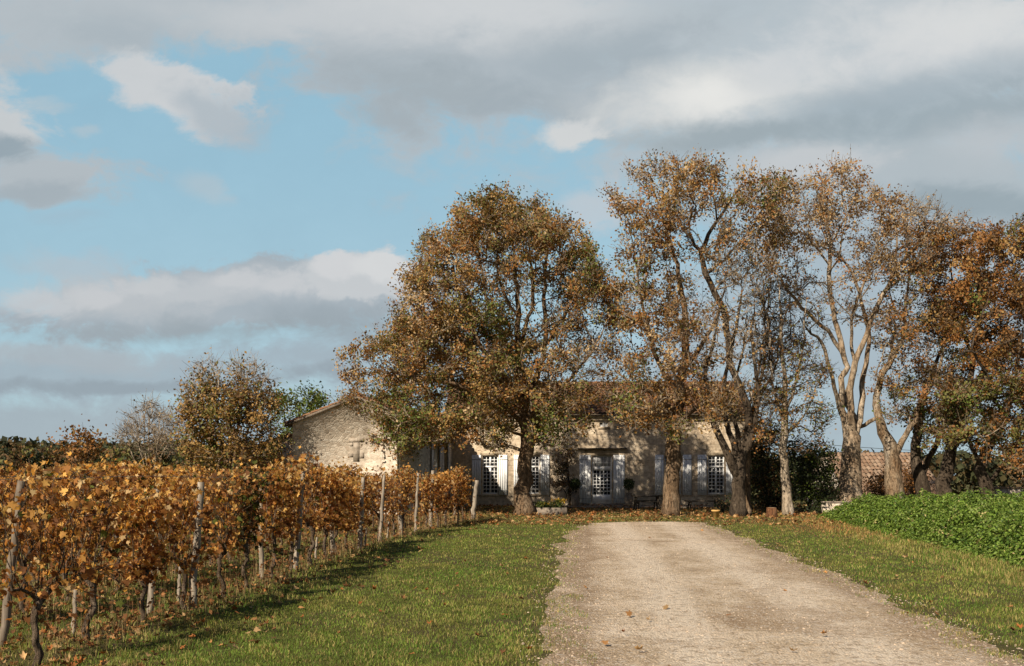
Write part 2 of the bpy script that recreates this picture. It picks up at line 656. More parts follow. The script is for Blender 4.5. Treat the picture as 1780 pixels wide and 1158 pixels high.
LDIR = Vector((.85, 1.3, -1.0)).normalized()
sun = bpy.data.lights.new('sun', 'SUN')
sun.energy = 5.0
sun.angle = math.radians(.5)
sun.color = (1.0, .885, .73)
so = bpy.data.objects.new('sun', sun)
so.rotation_euler = LDIR.to_track_quat('-Z', 'Y').to_euler()
so.location = (-30, -40, 40)
COL.objects.link(so)

W = bpy.data.worlds.new('World')
SC.world = W
W.use_nodes = True
wt = W.node_tree
wt.nodes.clear()
N = NT(wt)
wout = wt.nodes.new('ShaderNodeOutputWorld')
bg = N.new('Background')
SKYS = .1
bg.inputs['Strength'].default_value = SKYS
wt.links.new(bg.outputs[0], wout.inputs[0])
sky = N.new('TexSky')
sky.sky_type = 'NISHITA'
sky.sun_disc = False
sky.sun_elevation = math.asin(-LDIR.z)
sky.sun_rotation = math.atan2(-LDIR.x, -LDIR.y)
sky.air_density = 1.0
sky.dust_density = .6
sky.ozone_density = 1.4
gen = N.coord('Generated')
sep = N.new('SeparateXYZ')
N.put(sep.inputs[0], gen)
ay = N.math('MAXIMUM', N.math('ABSOLUTE', sep.outputs[1]), .12)
u = N.math('DIVIDE', sep.outputs[0], ay)
v = N.math('DIVIDE', sep.outputs[2], ay)
uv = N.new('CombineXYZ')
N.put(uv.inputs[0], u); N.put(uv.inputs[1], v)
UV = uv.outputs[0]


def lin(c):
    return tuple(.78 * ((x / 255) / 12.92 if x / 255 < .04045 else ((x / 255 + .055) / 1.055) ** 2.4) for x in c)


wn = N.noise(N.mapping(UV, (3.2, 5.0, 1)), 1.0, 6, .6)
wn2 = N.noise(N.mapping(UV, (13, 20, 1), (3, 1, 0)), 1.0, 8, .62, .4)
dv = N.new('VectorMath', operation='SUBTRACT')
N.put(dv.inputs[0], wn.outputs['Color']); dv.inputs[1].default_value = (.5, .5, .5)
warp = N.new('VectorMath', operation='MULTIPLY_ADD')
N.put(warp.inputs[0], dv.outputs[0]); warp.inputs[1].default_value = (.10, .07, 0); N.put(warp.inputs[2], UV)
dv2 = N.new('VectorMath', operation='SUBTRACT')
N.put(dv2.inputs[0], wn2.outputs['Color']); dv2.inputs[1].default_value = (.5, .5, .5)
warp2 = N.new('VectorMath', operation='MULTIPLY_ADD')
N.put(warp2.inputs[0], dv2.outputs[0]); warp2.inputs[1].default_value = (.045, .030, 0); N.put(warp2.inputs[2], warp.outputs[0])
WUV = warp2.outputs[0]
# the blue of the air, graded a little towards cyan, paler low down
skyc = N.mix(1.0, sky.outputs[0], (1.0, .95, .80), 'MULTIPLY')
hz = N.maprange(v, .02, .42)
skyc = N.mix(.85, skyc, N.mix(hz, tuple(x / SKYS for x in lin((169, 200, 214))), tuple(x / SKYS for x in lin((150, 191, 211)))))
# clouds: (px, py, rx, ry, rotation, colour, softness, opacity), far to near
CLOUDS = [
    (900, 800, 1400, 210, 0, (165, 182, 191), .5, .75),
    (150, 760, 500, 70, 0, (162, 174, 182), .5, .7),
    (250, 640, 560, 45, -2, (160, 174, 184), .5, .8), (300, 662, 420, 14, -2, (148, 161, 170), .6, .8),
    (120, 612, 260, 26, 2, (170, 180, 187), .6, .8),
    (430, 525, 420, 62, -3, (166, 177, 185), .22, 1), (130, 470, 100, 28, 8, (176, 189, 198), .6, .7),
    (230, 520, 190, 36, 4, (186, 191, 195), .6, .85), (420, 508, 190, 32, 0, (184, 190, 195), .6, .85), (620, 488, 100, 44, 0, (196, 200, 203), .24, .95), (585, 470, 42, 24, 0, (206, 208, 210), .34, .9), (660, 475, 46, 26, 0, (210, 212, 213), .34, .9), (500, 505, 60, 24, 0, (198, 201, 204), .5, .85), (410, 500, 50, 20, 0, (198, 201, 204), .5, .8), (270, 500, 50, 22, 0, (196, 200, 203), .5, .8), (180, 512, 60, 22, 0, (198, 201, 204), .5, .8), (70, 525, 70, 20, 0, (194, 199, 203), .5, .8), (340, 520, 60, 18, 0, (190, 195, 199), .6, .7),
    (360, 577, 350, 20, 1, (150, 162, 169), .8, .65), (600, 560, 150, 26, 3, (152, 164, 172), .8, .7),
    (1400, 60, 820, 330, 4, (178, 189, 196), .5, 1), (1700, 340, 480, 190, 8, (173, 185, 192), .6, 1), (1560, 560, 520, 210, 0, (168, 182, 191), .6, .9),
    (760, 80, 380, 140, 12, (172, 182, 189), .4, 1), (260, 20, 420, 78, -3, (178, 187, 193), .45, 1), (240, 45, 170, 40, 0, (164, 176, 184), .9, .7),
    (600, 40, 340, 50, 4, (198, 202, 205), .9, .8), (1000, 40, 300, 60, 4, (198, 203, 206), .9, .6), (860, 20, 240, 50, 2, (206, 209, 211), .9, .75),
    (760, 155, 210, 40, 8, (160, 171, 178), .8, .85), (660, 195, 70, 24, 14, (162, 173, 180), .9, .8), (1060, 85, 210, 60, -14, (162, 174, 182), .9, .85), (900, 190, 120, 18, 6, (160, 172, 180), .9, .6),
    (1250, 160, 220, 62, -10, (213, 215, 214), .8, .95), (1225, 168, 80, 30, -5, (228, 228, 225), .9, .9), (1380, 105, 110, 50, -14, (204, 208, 211), .9, .8),
    (1640, 50, 280, 90, -8, (212, 214, 215), .9, .9), (1720, 20, 160, 50, -8, (214, 216, 216), .9, .8),
    (1560, 160, 280, 42, -14, (160, 174, 183), .9, .8), (1280, 232, 230, 24, -3, (155, 168, 175), .8, .9), (1640, 195, 260, 42, -12, (155, 169, 177), .8, .9),
    (1720, 245, 120, 60, 0, (184, 191, 196), .8, .85), (1550, 300, 220, 50, 0, (176, 186, 192), .8, .8), (1390, 282, 110, 36, 0, (196, 200, 203), .7, .85), (1710, 352, 200, 34, 0, (150, 165, 173), .8, .85),
    (292, 150, 128, 66, 24, (199, 203, 206), .32, 1), (372, 200, 86, 42, 30, (172, 183, 191), .7, .85),
    (998, 236, 54, 34, 0, (205, 208, 209), .42, 1), (1035, 362, 52, 44, 20, (190, 199, 206), .6, .75),
    (-10, 225, 85, 76, 30, (195, 200, 203), .4, 1), (70, 318, 125, 58, 5, (176, 185, 191), .45, 1), (0, 262, 62, 30, 0, (146, 162, 172), .7, .9), (60, 352, 100, 20, 0, (160, 172, 180), .8, .8),
    (74, 183, 36, 15, 0, (176, 192, 201), .8, .6), (140, 233, 26, 10, 0, (176, 192, 201), .8, .6), (338, 340, 50, 26, 20, (176, 192, 201), .8, .65), (105, 392, 60, 18, 0, (160, 184, 199), .9, .5),
]
cur = skyc
fb = N.math('MULTIPLY', N.math('SUBTRACT', wn2.outputs[0], .5), 1.9)
fb1 = N.math('MULTIPLY', N.math('SUBTRACT', wn.outputs[0], .5), .9)
wn3 = N.noise(N.mapping(UV, (44, 60, 1), (7, 2, 0)), 1.0, 6, .6)
fbs = N.math('ADD', N.math('ADD', fb, fb1), N.math('MULTIPLY', N.math('SUBTRACT', wn3.outputs[0], .5), .55))
for (px, py, rx, ry, rot, c, soft, op) in CLOUDS:
    cu, cv = (px - CX) / F, (HY - py) / F
    mp = N.new('Mapping', vector_type='TEXTURE')
    N.put(mp.inputs['Vector'], WUV)
    mp.inputs['Location'].default_value = (cu, cv, 0)
    mp.inputs['Rotation'].default_value = (0, 0, -math.radians(rot))
    mp.inputs['Scale'].default_value = (rx / F, ry / F, 1)
    ln = N.new('VectorMath', operation='LENGTH')
    N.put(ln.inputs[0], mp.outputs[0])
    rr = N.math('ADD', ln.outputs['Value'], fbs)
    al = N.maprange(rr, 1 + soft * .55, 1 - soft, 0, op)
    cur = N.mix(al, cur, tuple(x / SKYS for x in lin(c)))
mod = N.ramp(wn2.outputs[0], [(.3, (.96, .965, .97)), (.7, (1.04, 1.035, 1.03))])
cur = N.mix(.6, cur, N.mix(1., cur, mod, 'MULTIPLY'))
# clear sky overhead and behind the camera, unseen, dimmed to weaken fill light
fwd = N.math('MULTIPLY', N.maprange(sep.outputs[1], -.05, .25), N.maprange(v, .62, 1.0, 1, 0))
cur = N.mix(fwd, N.mix(1., sky.outputs[0], (.44, .44, .46), 'MULTIPLY'), cur)
N.put(bg.inputs[0], cur)
W.cycles.sampling_method = 'MANUAL'
W.cycles.sample_map_resolution = 512

# ------------------------------------------------------------------ ground and track
TRACK_PX = [(945, 1300), (950, 1158), (952, 1090), (956, 1040), (962, 990), (972, 955), (984, 932), (1003, 917), (1035, 909), (1100, 907.5), (1180, 907.5), (1226, 909), (1250, 918), (1306, 941), (1420, 985), (1505, 1020), (1625, 1075), (1790, 1150), (2110, 1300)]
TRACK = [G(x, y)[:2] for x, y in TRACK_PX]
TRACK = np.array([[TRACK[0][0] + .1, 0.5]] + TRACK + [[TRACK[-1][0] - .2, .5]])


def densify(poly, step=.25):
    out = []
    n = len(poly)
    for i in range(n):
        a, b = poly[i], poly[(i + 1) % n]
        k = max(1, int(np.linalg.norm(b - a) / step))
        for t in range(k): out.append(a + (b - a) * t / k)
    return np.array(out)


TRACK_D = densify(TRACK)
jit = vnoise(TRACK_D, .25, 5)[:, None] * .20 + vnoise(TRACK_D, 1.4, 6)[:, None] * .09
cen = np.array([2.2, 20.])
TRACK_D = TRACK_D + jit * np.array([[1, 1.6]]) * np.where(TRACK_D[:, 1:] > 1, 1, 0) * np.sign(TRACK_D - cen)


def inside(poly, p):
    x, y = p[:, 0], p[:, 1]
    r = np.zeros(len(p), bool)
    n = len(poly)
    for i in range(n):
        x1, y1 = poly[i]
        x2, y2 = poly[(i + 1) % n]
        c = ((y1 > y) != (y2 > y)) & (x < (x2 - x1) * (y - y1) / (y2 - y1 + 1e-12) + x1)
        r ^= c
    return r


def edge_dist(poly, p):
    m = np.full(len(p), 1e9)
    n = len(poly)
    for i in range(n):
        a, b = poly[i], poly[(i + 1) % n]
        ab = b - a
        t = np.clip(((p - a) @ ab) / (ab @ ab + 1e-9), 0, 1)
        m = np.minimum(m, np.linalg.norm(p - (a + t[:, None] * ab), axis=1))
    return m


def ROW(d):
    return np.interp(d, [5, 8, 12, 17.3, 22.8, 27.2, 30.7, 36.6], [-4.5, -4.32, -3.98, -3.75, -3.5, -3.1, -2.5, -1.42])


def DIP(x, y):
    """the ground falls away behind the hedge"""
    a = np.clip((x - 14) / 8, 0, 1); b = np.clip((y - 46) / 9, 0, 1)
    return -2.4 * a * a * (3 - 2 * a) * b * b * (3 - 2 * b)


# ground sheet
m, nt, out = node_mat('grassy_earth')
N = NT(nt)
co = N.coord()
n1 = N.noise(co, .35, 5, .6)
n2 = N.noise(co, 3.5, 5, .65)
n3 = N.noise(co, 40, 4, .7)
c = N.ramp(n2.outputs[0], [(.3, (.05, .055, .014)), (.5, (.10, .10, .025)), (.7, (.17, .145, .05))])
c = N.mix(N.maprange(n1.outputs[0], .45, .62), c, N.ramp(n3.outputs[0], [(.35, (.05, .04, .02)), (.65, (.14, .105, .05))]))
N.principled(out, c, .95, N.bump(n3.outputs[0], .8, .03), .1)
gm = m
gb = MB()
xs = np.concatenate([[-3000, -800, -300, -120, -60, -30, -10, 5], np.arange(10, 40, 2.), [45, 60, 120, 300, 800, 3000.]])
ys = np.concatenate([[-300, -60, -20, 0, 20, 36], np.arange(40, 66, 2.), [75, 100, 200, 400, 1000, 4000.]])
gx, gy = np.meshgrid(xs, ys)
vv = np.stack([gx.ravel(), gy.ravel(), DIP(gx.ravel(), gy.ravel())], 1)
w = len(xs)
ii, jj = np.meshgrid(np.arange(len(ys) - 1), np.arange(w - 1), indexing='ij')
q = (ii * w + jj).ravel()
gb.add(vv, np.stack([q, q + 1, q + w + 1, q + w], 1))
tag(gb.build('ground', gm), kind='structure')

# track
m, nt, out = node_mat('pale_gravel')
N = NT(nt)
co = N.coord()
g1 = N.noise(N.mapping(co, (.75, .55, 1)), 1.0, 8, .68, .5)
g2 = N.noise(co, 9, 5, .7)
g3 = N.noise(co, 70, 4, .75)
vo = N.new('TexVoronoi')
N.put(vo.inputs['Vector'], co); vo.inputs['Scale'].default_value = 38
g4 = N.noise(N.mapping(co, (.5, 1.1, 1)), 1.0, 6, .65, .6)
c = N.ramp(g1.outputs[0], [(.34, (.38, .275, .175)), (.47, (.58, .455, .315)), (.62, (.74, .61, .46))])
sxy = N.new('SeparateXYZ'); N.put(sxy.inputs[0], co)
lane = N.math('ADD', N.math('SUBTRACT', sxy.outputs[0], N.math('MULTIPLY', sxy.outputs[1], .077)), N.math('MULTIPLY', N.math('SUBTRACT', g1.outputs[0], .5), .7))
rut = N.math('MAXIMUM', N.maprange(N.math('ABSOLUTE', N.math('SUBTRACT', lane, 1.0)), .12, .55, 1, 0), N.maprange(N.math('ABSOLUTE', N.math('SUBTRACT', lane, 2.65)), .12, .55, 1, 0))
c = N.mix(N.math('MULTIPLY', rut, .85), c, (.79, .665, .515))
edge = N.maprange(N.math('ABSOLUTE', N.math('SUBTRACT', lane, 1.8)), 1.45, 1.95)
c = N.mix(N.math('MULTIPLY', edge, .75), c, (.30, .205, .125))
c = N.mix(N.math('MULTIPLY', N.maprange(g4.outputs[0], .54, .68), .7), c, (.76, .60, .44))
c = N.mix(N.math('MULTIPLY', N.maprange(g2.outputs[0], .48, .62), .6), c, (.24, .165, .10))
g5 = N.noise(N.mapping(co, (.42, .28, 1)), 1.0, 6, .7, .8)
c = N.mix(N.math('MULTIPLY', N.maprange(g5.outputs[0], .50, .64), .62), c, (.34, .235, .145))
c = N.mix(1., c, N.ramp(g3.outputs[0], [(.32, (.6, .58, .55)), (.62, (1.18, 1.17, 1.15))]), 'MULTIPLY')
sx = N.new('SeparateColor'); N.put(sx.inputs[0], vo.outputs['Color'])
c = N.mix(N.maprange(sx.outputs[0], .8, .95, 0, .6), c, (.66, .59, .5))
h = N.math('ADD', N.math('MULTIPLY', g3.outputs[0], .5), N.math('MULTIPLY', vo.outputs['Distance'], -.7))
N.principled(out, c, .95, N.bump(h, .9, .03), .12)
tb = MB()
Lf = [p for p in TRACK_D]
bmv = np.concatenate([np.array(Lf), np.full((len(Lf), 1), .006)], 1)
import bmesh
bm = bmesh.new()
vs = [bm.verts.new(tuple(x)) for x in bmv]
fce = bm.faces.new(vs)
bmesh.ops.triangulate(bm, faces=[fce])
bmesh.ops.recalc_face_normals(bm, faces=bm.faces)
me = bpy.data.meshes.new('gravel_track'); bm.to_mesh(me); bm.free()
if me.polygons[0].normal.z < 0: me.flip_normals()
me.materials.append(m)
tr = bpy.data.objects.new('gravel_track', me); COL.objects.link(tr)
tag(tr, kind='structure')


def scatter(n, d0, d1, rng, xlo=-.62, xhi=.62):
    dd = d0 * (d1 / d0) ** rng.uniform(0, 1, n)
    xx = dd * rng.uniform(xlo, xhi, n)
    return np.stack([xx, dd], 1)


# loose stones on the track and along its edges
rng = np.random.default_rng(21)
p = scatter(30000, 7.5, 36, rng, -.1, .6)
ins = inside(TRACK_D, p)
ed = edge_dist(TRACK, p)
keep = (ins & ((rng.uniform(size=len(p)) < .22) | (ed < .35) & (rng.uniform(size=len(p)) < .5))) | (~ins & (ed < .25) & (rng.uniform(size=len(p)) < .35)) | (ins & (p[:, 1] > 31.5))
p = p[keep]
n = len(p)
s = rng.uniform(.004, .011, n) * (1 + p[:, 1] / 26) * (1 + .8 * (rng.uniform(size=n) < .04))
octv = np.array([[1, 0, 0], [0, 1, 0], [-1, 0, 0], [0, -1, 0], [0, 0, .75], [.6, .6, .45], [-.6, .5, .4]])
an = rng.uniform(0, 6.28, n)
rot = np.stack([np.stack([np.cos(an), -np.sin(an), 0 * an], 1), np.stack([np.sin(an), np.cos(an), 0 * an], 1), np.stack([0 * an, 0 * an, 1 + 0 * an], 1)], 1)
ov = octv[None] * s[:, None, None] * rng.uniform(.7, 1.3, (n, 7, 1))
ov = np.einsum('nij,nkj->nki', rot, ov) + np.concatenate([p, np.full((n, 1), .005)], 1)[:, None, :]
tri = np.array([[0, 5, 4], [0, 1, 5], [1, 4, 5], [1, 6, 4], [1, 2, 6], [2, 4, 6], [2, 3, 4], [3, 0, 4]])
sb = MB()
tone = rng.uniform(.7, 1.1, (n, 1)) * np.array([[.50, .39, .28]])
sb.add(ov.reshape(-1, 3), (np.arange(n)[:, None, None] * 7 + tri[None]).reshape(-1, 3), np.repeat(np.clip(tone, 0, .8), 7, 0))
mS, nt, out = node_mat('loose_stone')
N = NT(nt)
N.principled(out, N.new('Attribute', attribute_name='tint').outputs['Color'], .95, None, .1)
tag(sb.build('gravel_stones', mS), kind='stuff')

# ------------------------------------------------------------------ grass
HEDGE_EDGE = [(8.5, 10.0), (9.3, 18.0), (10.3, 26.0), (11.3, 33.0), (12.0, 37.6)]


def hedge_front(d):
    return np.interp(d, [q[1] for q in HEDGE_EDGE], [q[0] for q in HEDGE_EDGE])


def grass(nb, d0, d1, seed, hscale=1.0):
    rng = np.random.default_rng(seed)
    p = scatter(nb, d0, d1, rng)
    ins = inside(TRACK_D, p)
    ed = edge_dist(TRACK, p)
    vin = p[:, 0] < ROW(p[:, 1]) + .5
    rowd = np.abs((p[:, 0] - ROW(p[:, 1]) + .9) % 1.8 - .9)
    nz = vnoise(p, .35, 31)
    nz2 = vnoise(p, 1.6, 32)
    prob = np.where(vin & (p[:, 1] < 37), np.where(rowd < .32, .2, .62 + .35 * nz2), .95 + .15 * nz2)
    prob *= np.where(p[:, 1] > 33.2, .75, 1)
    prob[ins] = 0
    centre = (p[:, 0] - (1.0 + p[:, 1] * .06))
    prob = np.where(ins & (ed < .45), np.clip(.42 - ed * .9 + .35 * nz2, 0, 1), prob)
    near_e = (~ins) & (ed < .45)
    prob = np.where(near_e, prob * np.clip(.35 + ed / .45 * .65 + .3 * nz2, 0, 1), prob)
    prob = np.where(p[:, 0] > hedge_front(p[:, 1]) + .5, 0, prob)
    prob = np.where(p[:, 1] > 48, prob * .5, prob)
    prob = np.where((p[:, 0] > 13) & (p[:, 1] > 44), 0, prob)
    k = rng.uniform(size=nb) < prob
    p, vin, ed, rowd, nz, nz2 = p[k], vin[k], ed[k], rowd[k], nz[k], nz2[k]
    n = len(p)
    d = p[:, 1]
    tall = np.zeros(n)
    tall = np.maximum(tall, np.where(vin & (rowd < .5), .8, 0))
    tall = np.maximum(tall, np.where(np.abs(p[:, 0] - hedge_front(d)) < 1.6, 1.0, 0) * (d > 10))
    tall = np.maximum(tall, np.where(d > 44, .7, 0))
    tall = np.maximum(tall, np.where((~vin) & (p[:, 0] < ROW(d) + 1.1) & (nz2 > .2), .6, 0))
    h = (.020 + .026 * rng.uniform(size=n) + .018 * nz2) * (1 + tall * rng.uniform(.4, 1.9, n)) * hscale
    h = np.clip(h, .014, .28)
    wd = (.0035 + .0022 * rng.uniform(size=n)) * np.clip(d / 8, .9, 6) ** .85
    a = rng.uniform(0, 6.28, n)
    dirx = np.stack([np.cos(a), np.sin(a), 0 * a], 1)
    lean = rng.uniform(0, 1.1, n)
    b = rng.uniform(0, 6.28, n)
    ld = np.stack([np.cos(b), np.sin(b), 0 * b], 1)
    b0 = np.concatenate([p, np.zeros((n, 1))], 1)
    mid = b0 + ld * (h * lean * .3)[:, None]; mid[:, 2] = h * .6
    tip = b0 + ld * (h * lean)[:, None]; tip[:, 2] = h * (1 - .25 * lean)
    v = np.stack([b0 - dirx * wd[:, None] * .5, b0 + dirx * wd[:, None] * .5, mid + dirx * wd[:, None] * .4, mid - dirx * wd[:, None] * .4, tip], 1)
    i = np.arange(n)[:, None] * 5
    mbq = MB()
    green = np.array([.19, .225, .04]); lush = np.array([.115, .20, .024]); dry = np.array([.36, .29, .10]); dead = np.array([.32, .17, .06])
    f1 = np.clip(.5 + nz * .9, 0, 1)[:, None]
    col = green * (1 - f1) + lush * f1
    pr = .20 + .28 * np.clip(nz2, -.6, 1) + .3 * (d > 30) * np.clip((d - 30) / 6, 0, 1) + .25 * (tall > .3) + .2 * np.clip(1 - ed / .8, 0, 1)
    isd = rng.uniform(size=n) < pr
    col = np.where(isd[:, None], dry, col)
    far = (d > 33) & (rng.uniform(size=n) < .30)
    col = np.where(far[:, None], dead, col)
    # a reddish-brown patch of dead weeds by the left end of the hedge
    q = np.exp(-((p[:, 0] - 9.6) / 1.5) ** 2 - ((d - 31) / 4.5) ** 2)
    col = np.where((rng.uniform(size=n) < q * .75)[:, None], dead * 1.15, col)
    pat = np.clip(vnoise(p, .8, 37), -1, 1)
    col = col * (1 + .28 * pat)[:, None] * rng.uniform(.65, 1.3, (n, 1))
    mbq.add(v.reshape(-1, 3), i + np.array([[0, 1, 2, 3]]), np.repeat(np.clip(col, 0, 1), 5, 0))
    mbq.f.append(i + np.array([[3, 2, 4]]))
    return mbq


g = grass(520000, 7.0, 58, 41)
tag(g.build('grass', GRASS), kind='stuff')

# fallen leaves
rng = np.random.default_rng(51)
p = scatter(95000, 7.5, 56, rng)
ins = inside(TRACK_D, p)
vin = np.abs(p[:, 0] - ROW(p[:, 1]) + .2)
row_any = (p[:, 0] < ROW(p[:, 1]) + .6)
nz = vnoise(p, .5, 52)
prob = .004 + .006 * np.clip(nz, 0, 1)
prob = np.where(row_any, .12 + .14 * np.clip(nz, -.5, 1), prob)
prob = np.where((p[:, 0] >= ROW(p[:, 1]) + .6) & (p[:, 0] < ROW(p[:, 1]) + 1.7), .02 + .06 * np.clip(nz, 0, 1), prob)
prob = np.where(p[:, 1] > 32, np.where(p[:, 1] > 38, .6, .34 + .25 * nz), prob)
prob = np.where(ins, .0015, prob)
prob = np.where((p[:, 0] > hedge_front(p[:, 1]) + .3) & (p[:, 1] < 38), 0, prob)
p = p[rng.uniform(size=len(p)) < prob]
n = len(p)
lb = MB()
pal = np.array([(.30, .11, .03), (.40, .20, .07), (.20, .09, .035), (.46, .29, .13)])
cols = pal[rng.integers(0, 4, n)] * rng.uniform(.7, 1.2, (n, 1))
a = rng.uniform(0, 6.28, n)
nr = np.stack([rng.normal(0, .35, n), rng.normal(0, .35, n), np.ones(n)], 1)
nr /= np.linalg.norm(nr, axis=1, keepdims=True)
ax = np.stack([np.cos(a), np.sin(a), 0 * a], 1)
ax -= (ax * nr).sum(1, keepdims=True) * nr
ax /= np.linalg.norm(ax, axis=1, keepdims=True)
lobed(lb, np.concatenate([p, rng.uniform(.02, .055, (n, 1))], 1), rng.uniform(.035, .07, n) * (1 + .03 * p[:, 1]), cols, rng, (ax, np.cross(nr, ax), nr))
tag(lb.build('fallen_leaves', LITTER), kind='stuff')
# ------------------------------------------------------------------ vineyard
GOLD = np.array((.72, .43, .125)); AMBER = np.array((.57, .30, .08)); COPPER = np.array((.38, .17, .048)); STRAW = np.array((.74, .53, .26)); VBROWN = np.array((.22, .095, .035)); VGREEN = np.array((.11, .13, .025)); VDARK = np.array((.05, .045, .018))


def vine_meshes(seed, kind):
    rng = np.random.default_rng(seed)
    tb, cb, fb = MB(), MB(), MB()
    hh = rng.uniform(.55, .72)
    tp = [np.array([0, 0, -.05])]
    for k in range(1, 7):
        tp.append(np.array([rng.normal(0, .022), rng.normal(0, .022), hh * k / 6]))
    tp = np.array(tp)
    tb.tube(smooth_line(tp, .06), np.interp(np.linspace(0, 1, len(smooth_line(tp, .06))), [0, .15, .6, 1], [.046, .033, .029, .036]), 9, jag=.2, rng=rng)
    lines = []
    for sgn in (-1, 1):
        arm = np.array([tp[-1] - [0, 0, .04], tp[-1] + [rng.normal(0, .03), sgn * .18, .10], tp[-1] + [rng.normal(0, .04), sgn * rng.uniform(.30, .42), .12 + rng.normal(0, .03)]])
        al = smooth_line(arm, .05)
        tb.tube(al, np.linspace(.024, .011, len(al)), 6, jag=.15, rng=rng)
        for k in range(4):
            st = al[int(len(al) * (k + 1) / 4.5)]
            lines.append((st, sgn))
    lines.append((tp[-1], 0))
    canes = []
    hv = rng.uniform(1.6, 1.86)
    for st, sgn in lines:
        for _ in range(2):
            top = hv * rng.uniform(.84, 1.04)
            a = np.array([st, st + [rng.normal(0, .08), rng.normal(0, .08), (top - st[2]) * .4], st + [rng.normal(0, .12), rng.normal(0, .08), (top - st[2]) * .8], st + [rng.normal(0, .18), rng.normal(0, .12), (top - st[2])]])
            l = smooth_line(a, .08)
            canes.append(l)
            cb.tube(l, np.linspace(.006, .003, len(l)), 3)
        if rng.uniform() < .7:
            a = np.array([st, st + [rng.normal(0, .15), rng.normal(0, .1), .12], st + [rng.normal(0, .3), rng.normal(0, .2), -.12]])
            l = smooth_line(a, .08)
            canes.append(l)
            cb.tube(l, np.linspace(.005, .003, len(l)), 3)
    nl = {'gold': 740, 'full': 1000, 'thin': 340, 'dark': 900}[kind]
    ci = rng.integers(0, len(canes), nl)
    t = rng.beta(1.5, 1.05, nl)
    pos = np.array([canes[i][min(len(canes[i]) - 1, int(u * len(canes[i])))] for i, u in zip(ci, t)])
    pos = pos + rng.normal(0, [.09, .06, .06], (nl, 3))
    low = pos[:, 2] < .72
    kp = ~low | (rng.uniform(size=nl) < .7)
    pos = pos[kp]
    nl = len(pos)
    h = np.clip((pos[:, 2] - .5) / 1.4, 0, 1)
    P_ = {'gold': (.22, .25, .19, .14, .14, .05, .01), 'full': (.30, .28, .14, .17, .08, .03, 0), 'thin': (.16, .24, .27, .10, .20, .03, 0), 'dark': (.03, .05, .15, .01, .26, .22, .28)}[kind]
    pal = np.array([GOLD, AMBER, COPPER, STRAW, VBROWN, VGREEN, VDARK])
    pick = rng.choice(7, size=nl, p=P_)
    # lower leaves have dried further
    dry = rng.uniform(size=nl) < (.55 * (1 - h))
    pick = np.where(dry & (pick < 4), np.where(rng.uniform(size=nl) < .5, 2, 4), pick)
    col = pal[pick] * rng.uniform(.75, 1.2, (nl, 1))
    # hanging leaves, facing mostly outwards from the row
    nrm = np.stack([rng.normal(0, .7, nl), rng.normal(0, .8, nl), rng.normal(.3, .45, nl)], 1)
    nrm /= np.linalg.norm(nrm, axis=1, keepdims=True)
    ax = np.stack([rng.normal(0, .4, nl), rng.normal(0, .6, nl), -np.ones(nl)], 1)
    ax -= (ax * nrm).sum(1, keepdims=True) * nrm
    ax /= np.linalg.norm(ax, axis=1, keepdims=True)
    lobed(fb, pos, rng.uniform(.042, .10, nl), np.clip(col, 0, 1), rng, (ax, np.cross(nrm, ax), nrm))
    return tb.mesh('trunk', BARK_VINE, True), cb.mesh('shoots', BARK_VINE), fb.mesh('foliage', VLEAF)


VM = {'gold': [vine_meshes(100 + i, 'gold') for i in range(4)], 'full': [vine_meshes(200 + i, 'full') for i in range(4)],
      'thin': [vine_meshes(300 + i, 'thin') for i in range(3)], 'dark': [vine_meshes(400 + i, 'dark') for i in range(2)]}
ORD = ['first', 'second', 'third', 'fourth', 'fifth', 'sixth', 'seventh', 'eighth', 'ninth', 'tenth', 'eleventh', 'twelfth', 'thirteenth', 'fourteenth', 'fifteenth', 'sixteenth', 'seventeenth',
       'eighteenth', 'nineteenth', 'twentieth', 'twenty first', 'twenty second', 'twenty third', 'twenty fourth', 'twenty fifth', 'twenty sixth', 'twenty seventh', 'twenty eighth', 'twenty ninth', 'thirtieth']
ROWN = ['front row beside the lawn', 'second row', 'third row', 'fourth row', 'fifth row', 'sixth row']
KW = {'gold': 'golden grapevine', 'full': 'dense golden grapevine', 'thin': 'sparse brown grapevine', 'dark': 'dark-leaved grapevine'}  # the dark kind mixes in more brown, olive and near-black leaves
rng = np.random.default_rng(77)
starts = [8.6, 10.5, 14.0, 17.6, 21.2, 24.8]
ends = [36.0, 35.4, 35.0, 34.4, 34.0, 33.5]
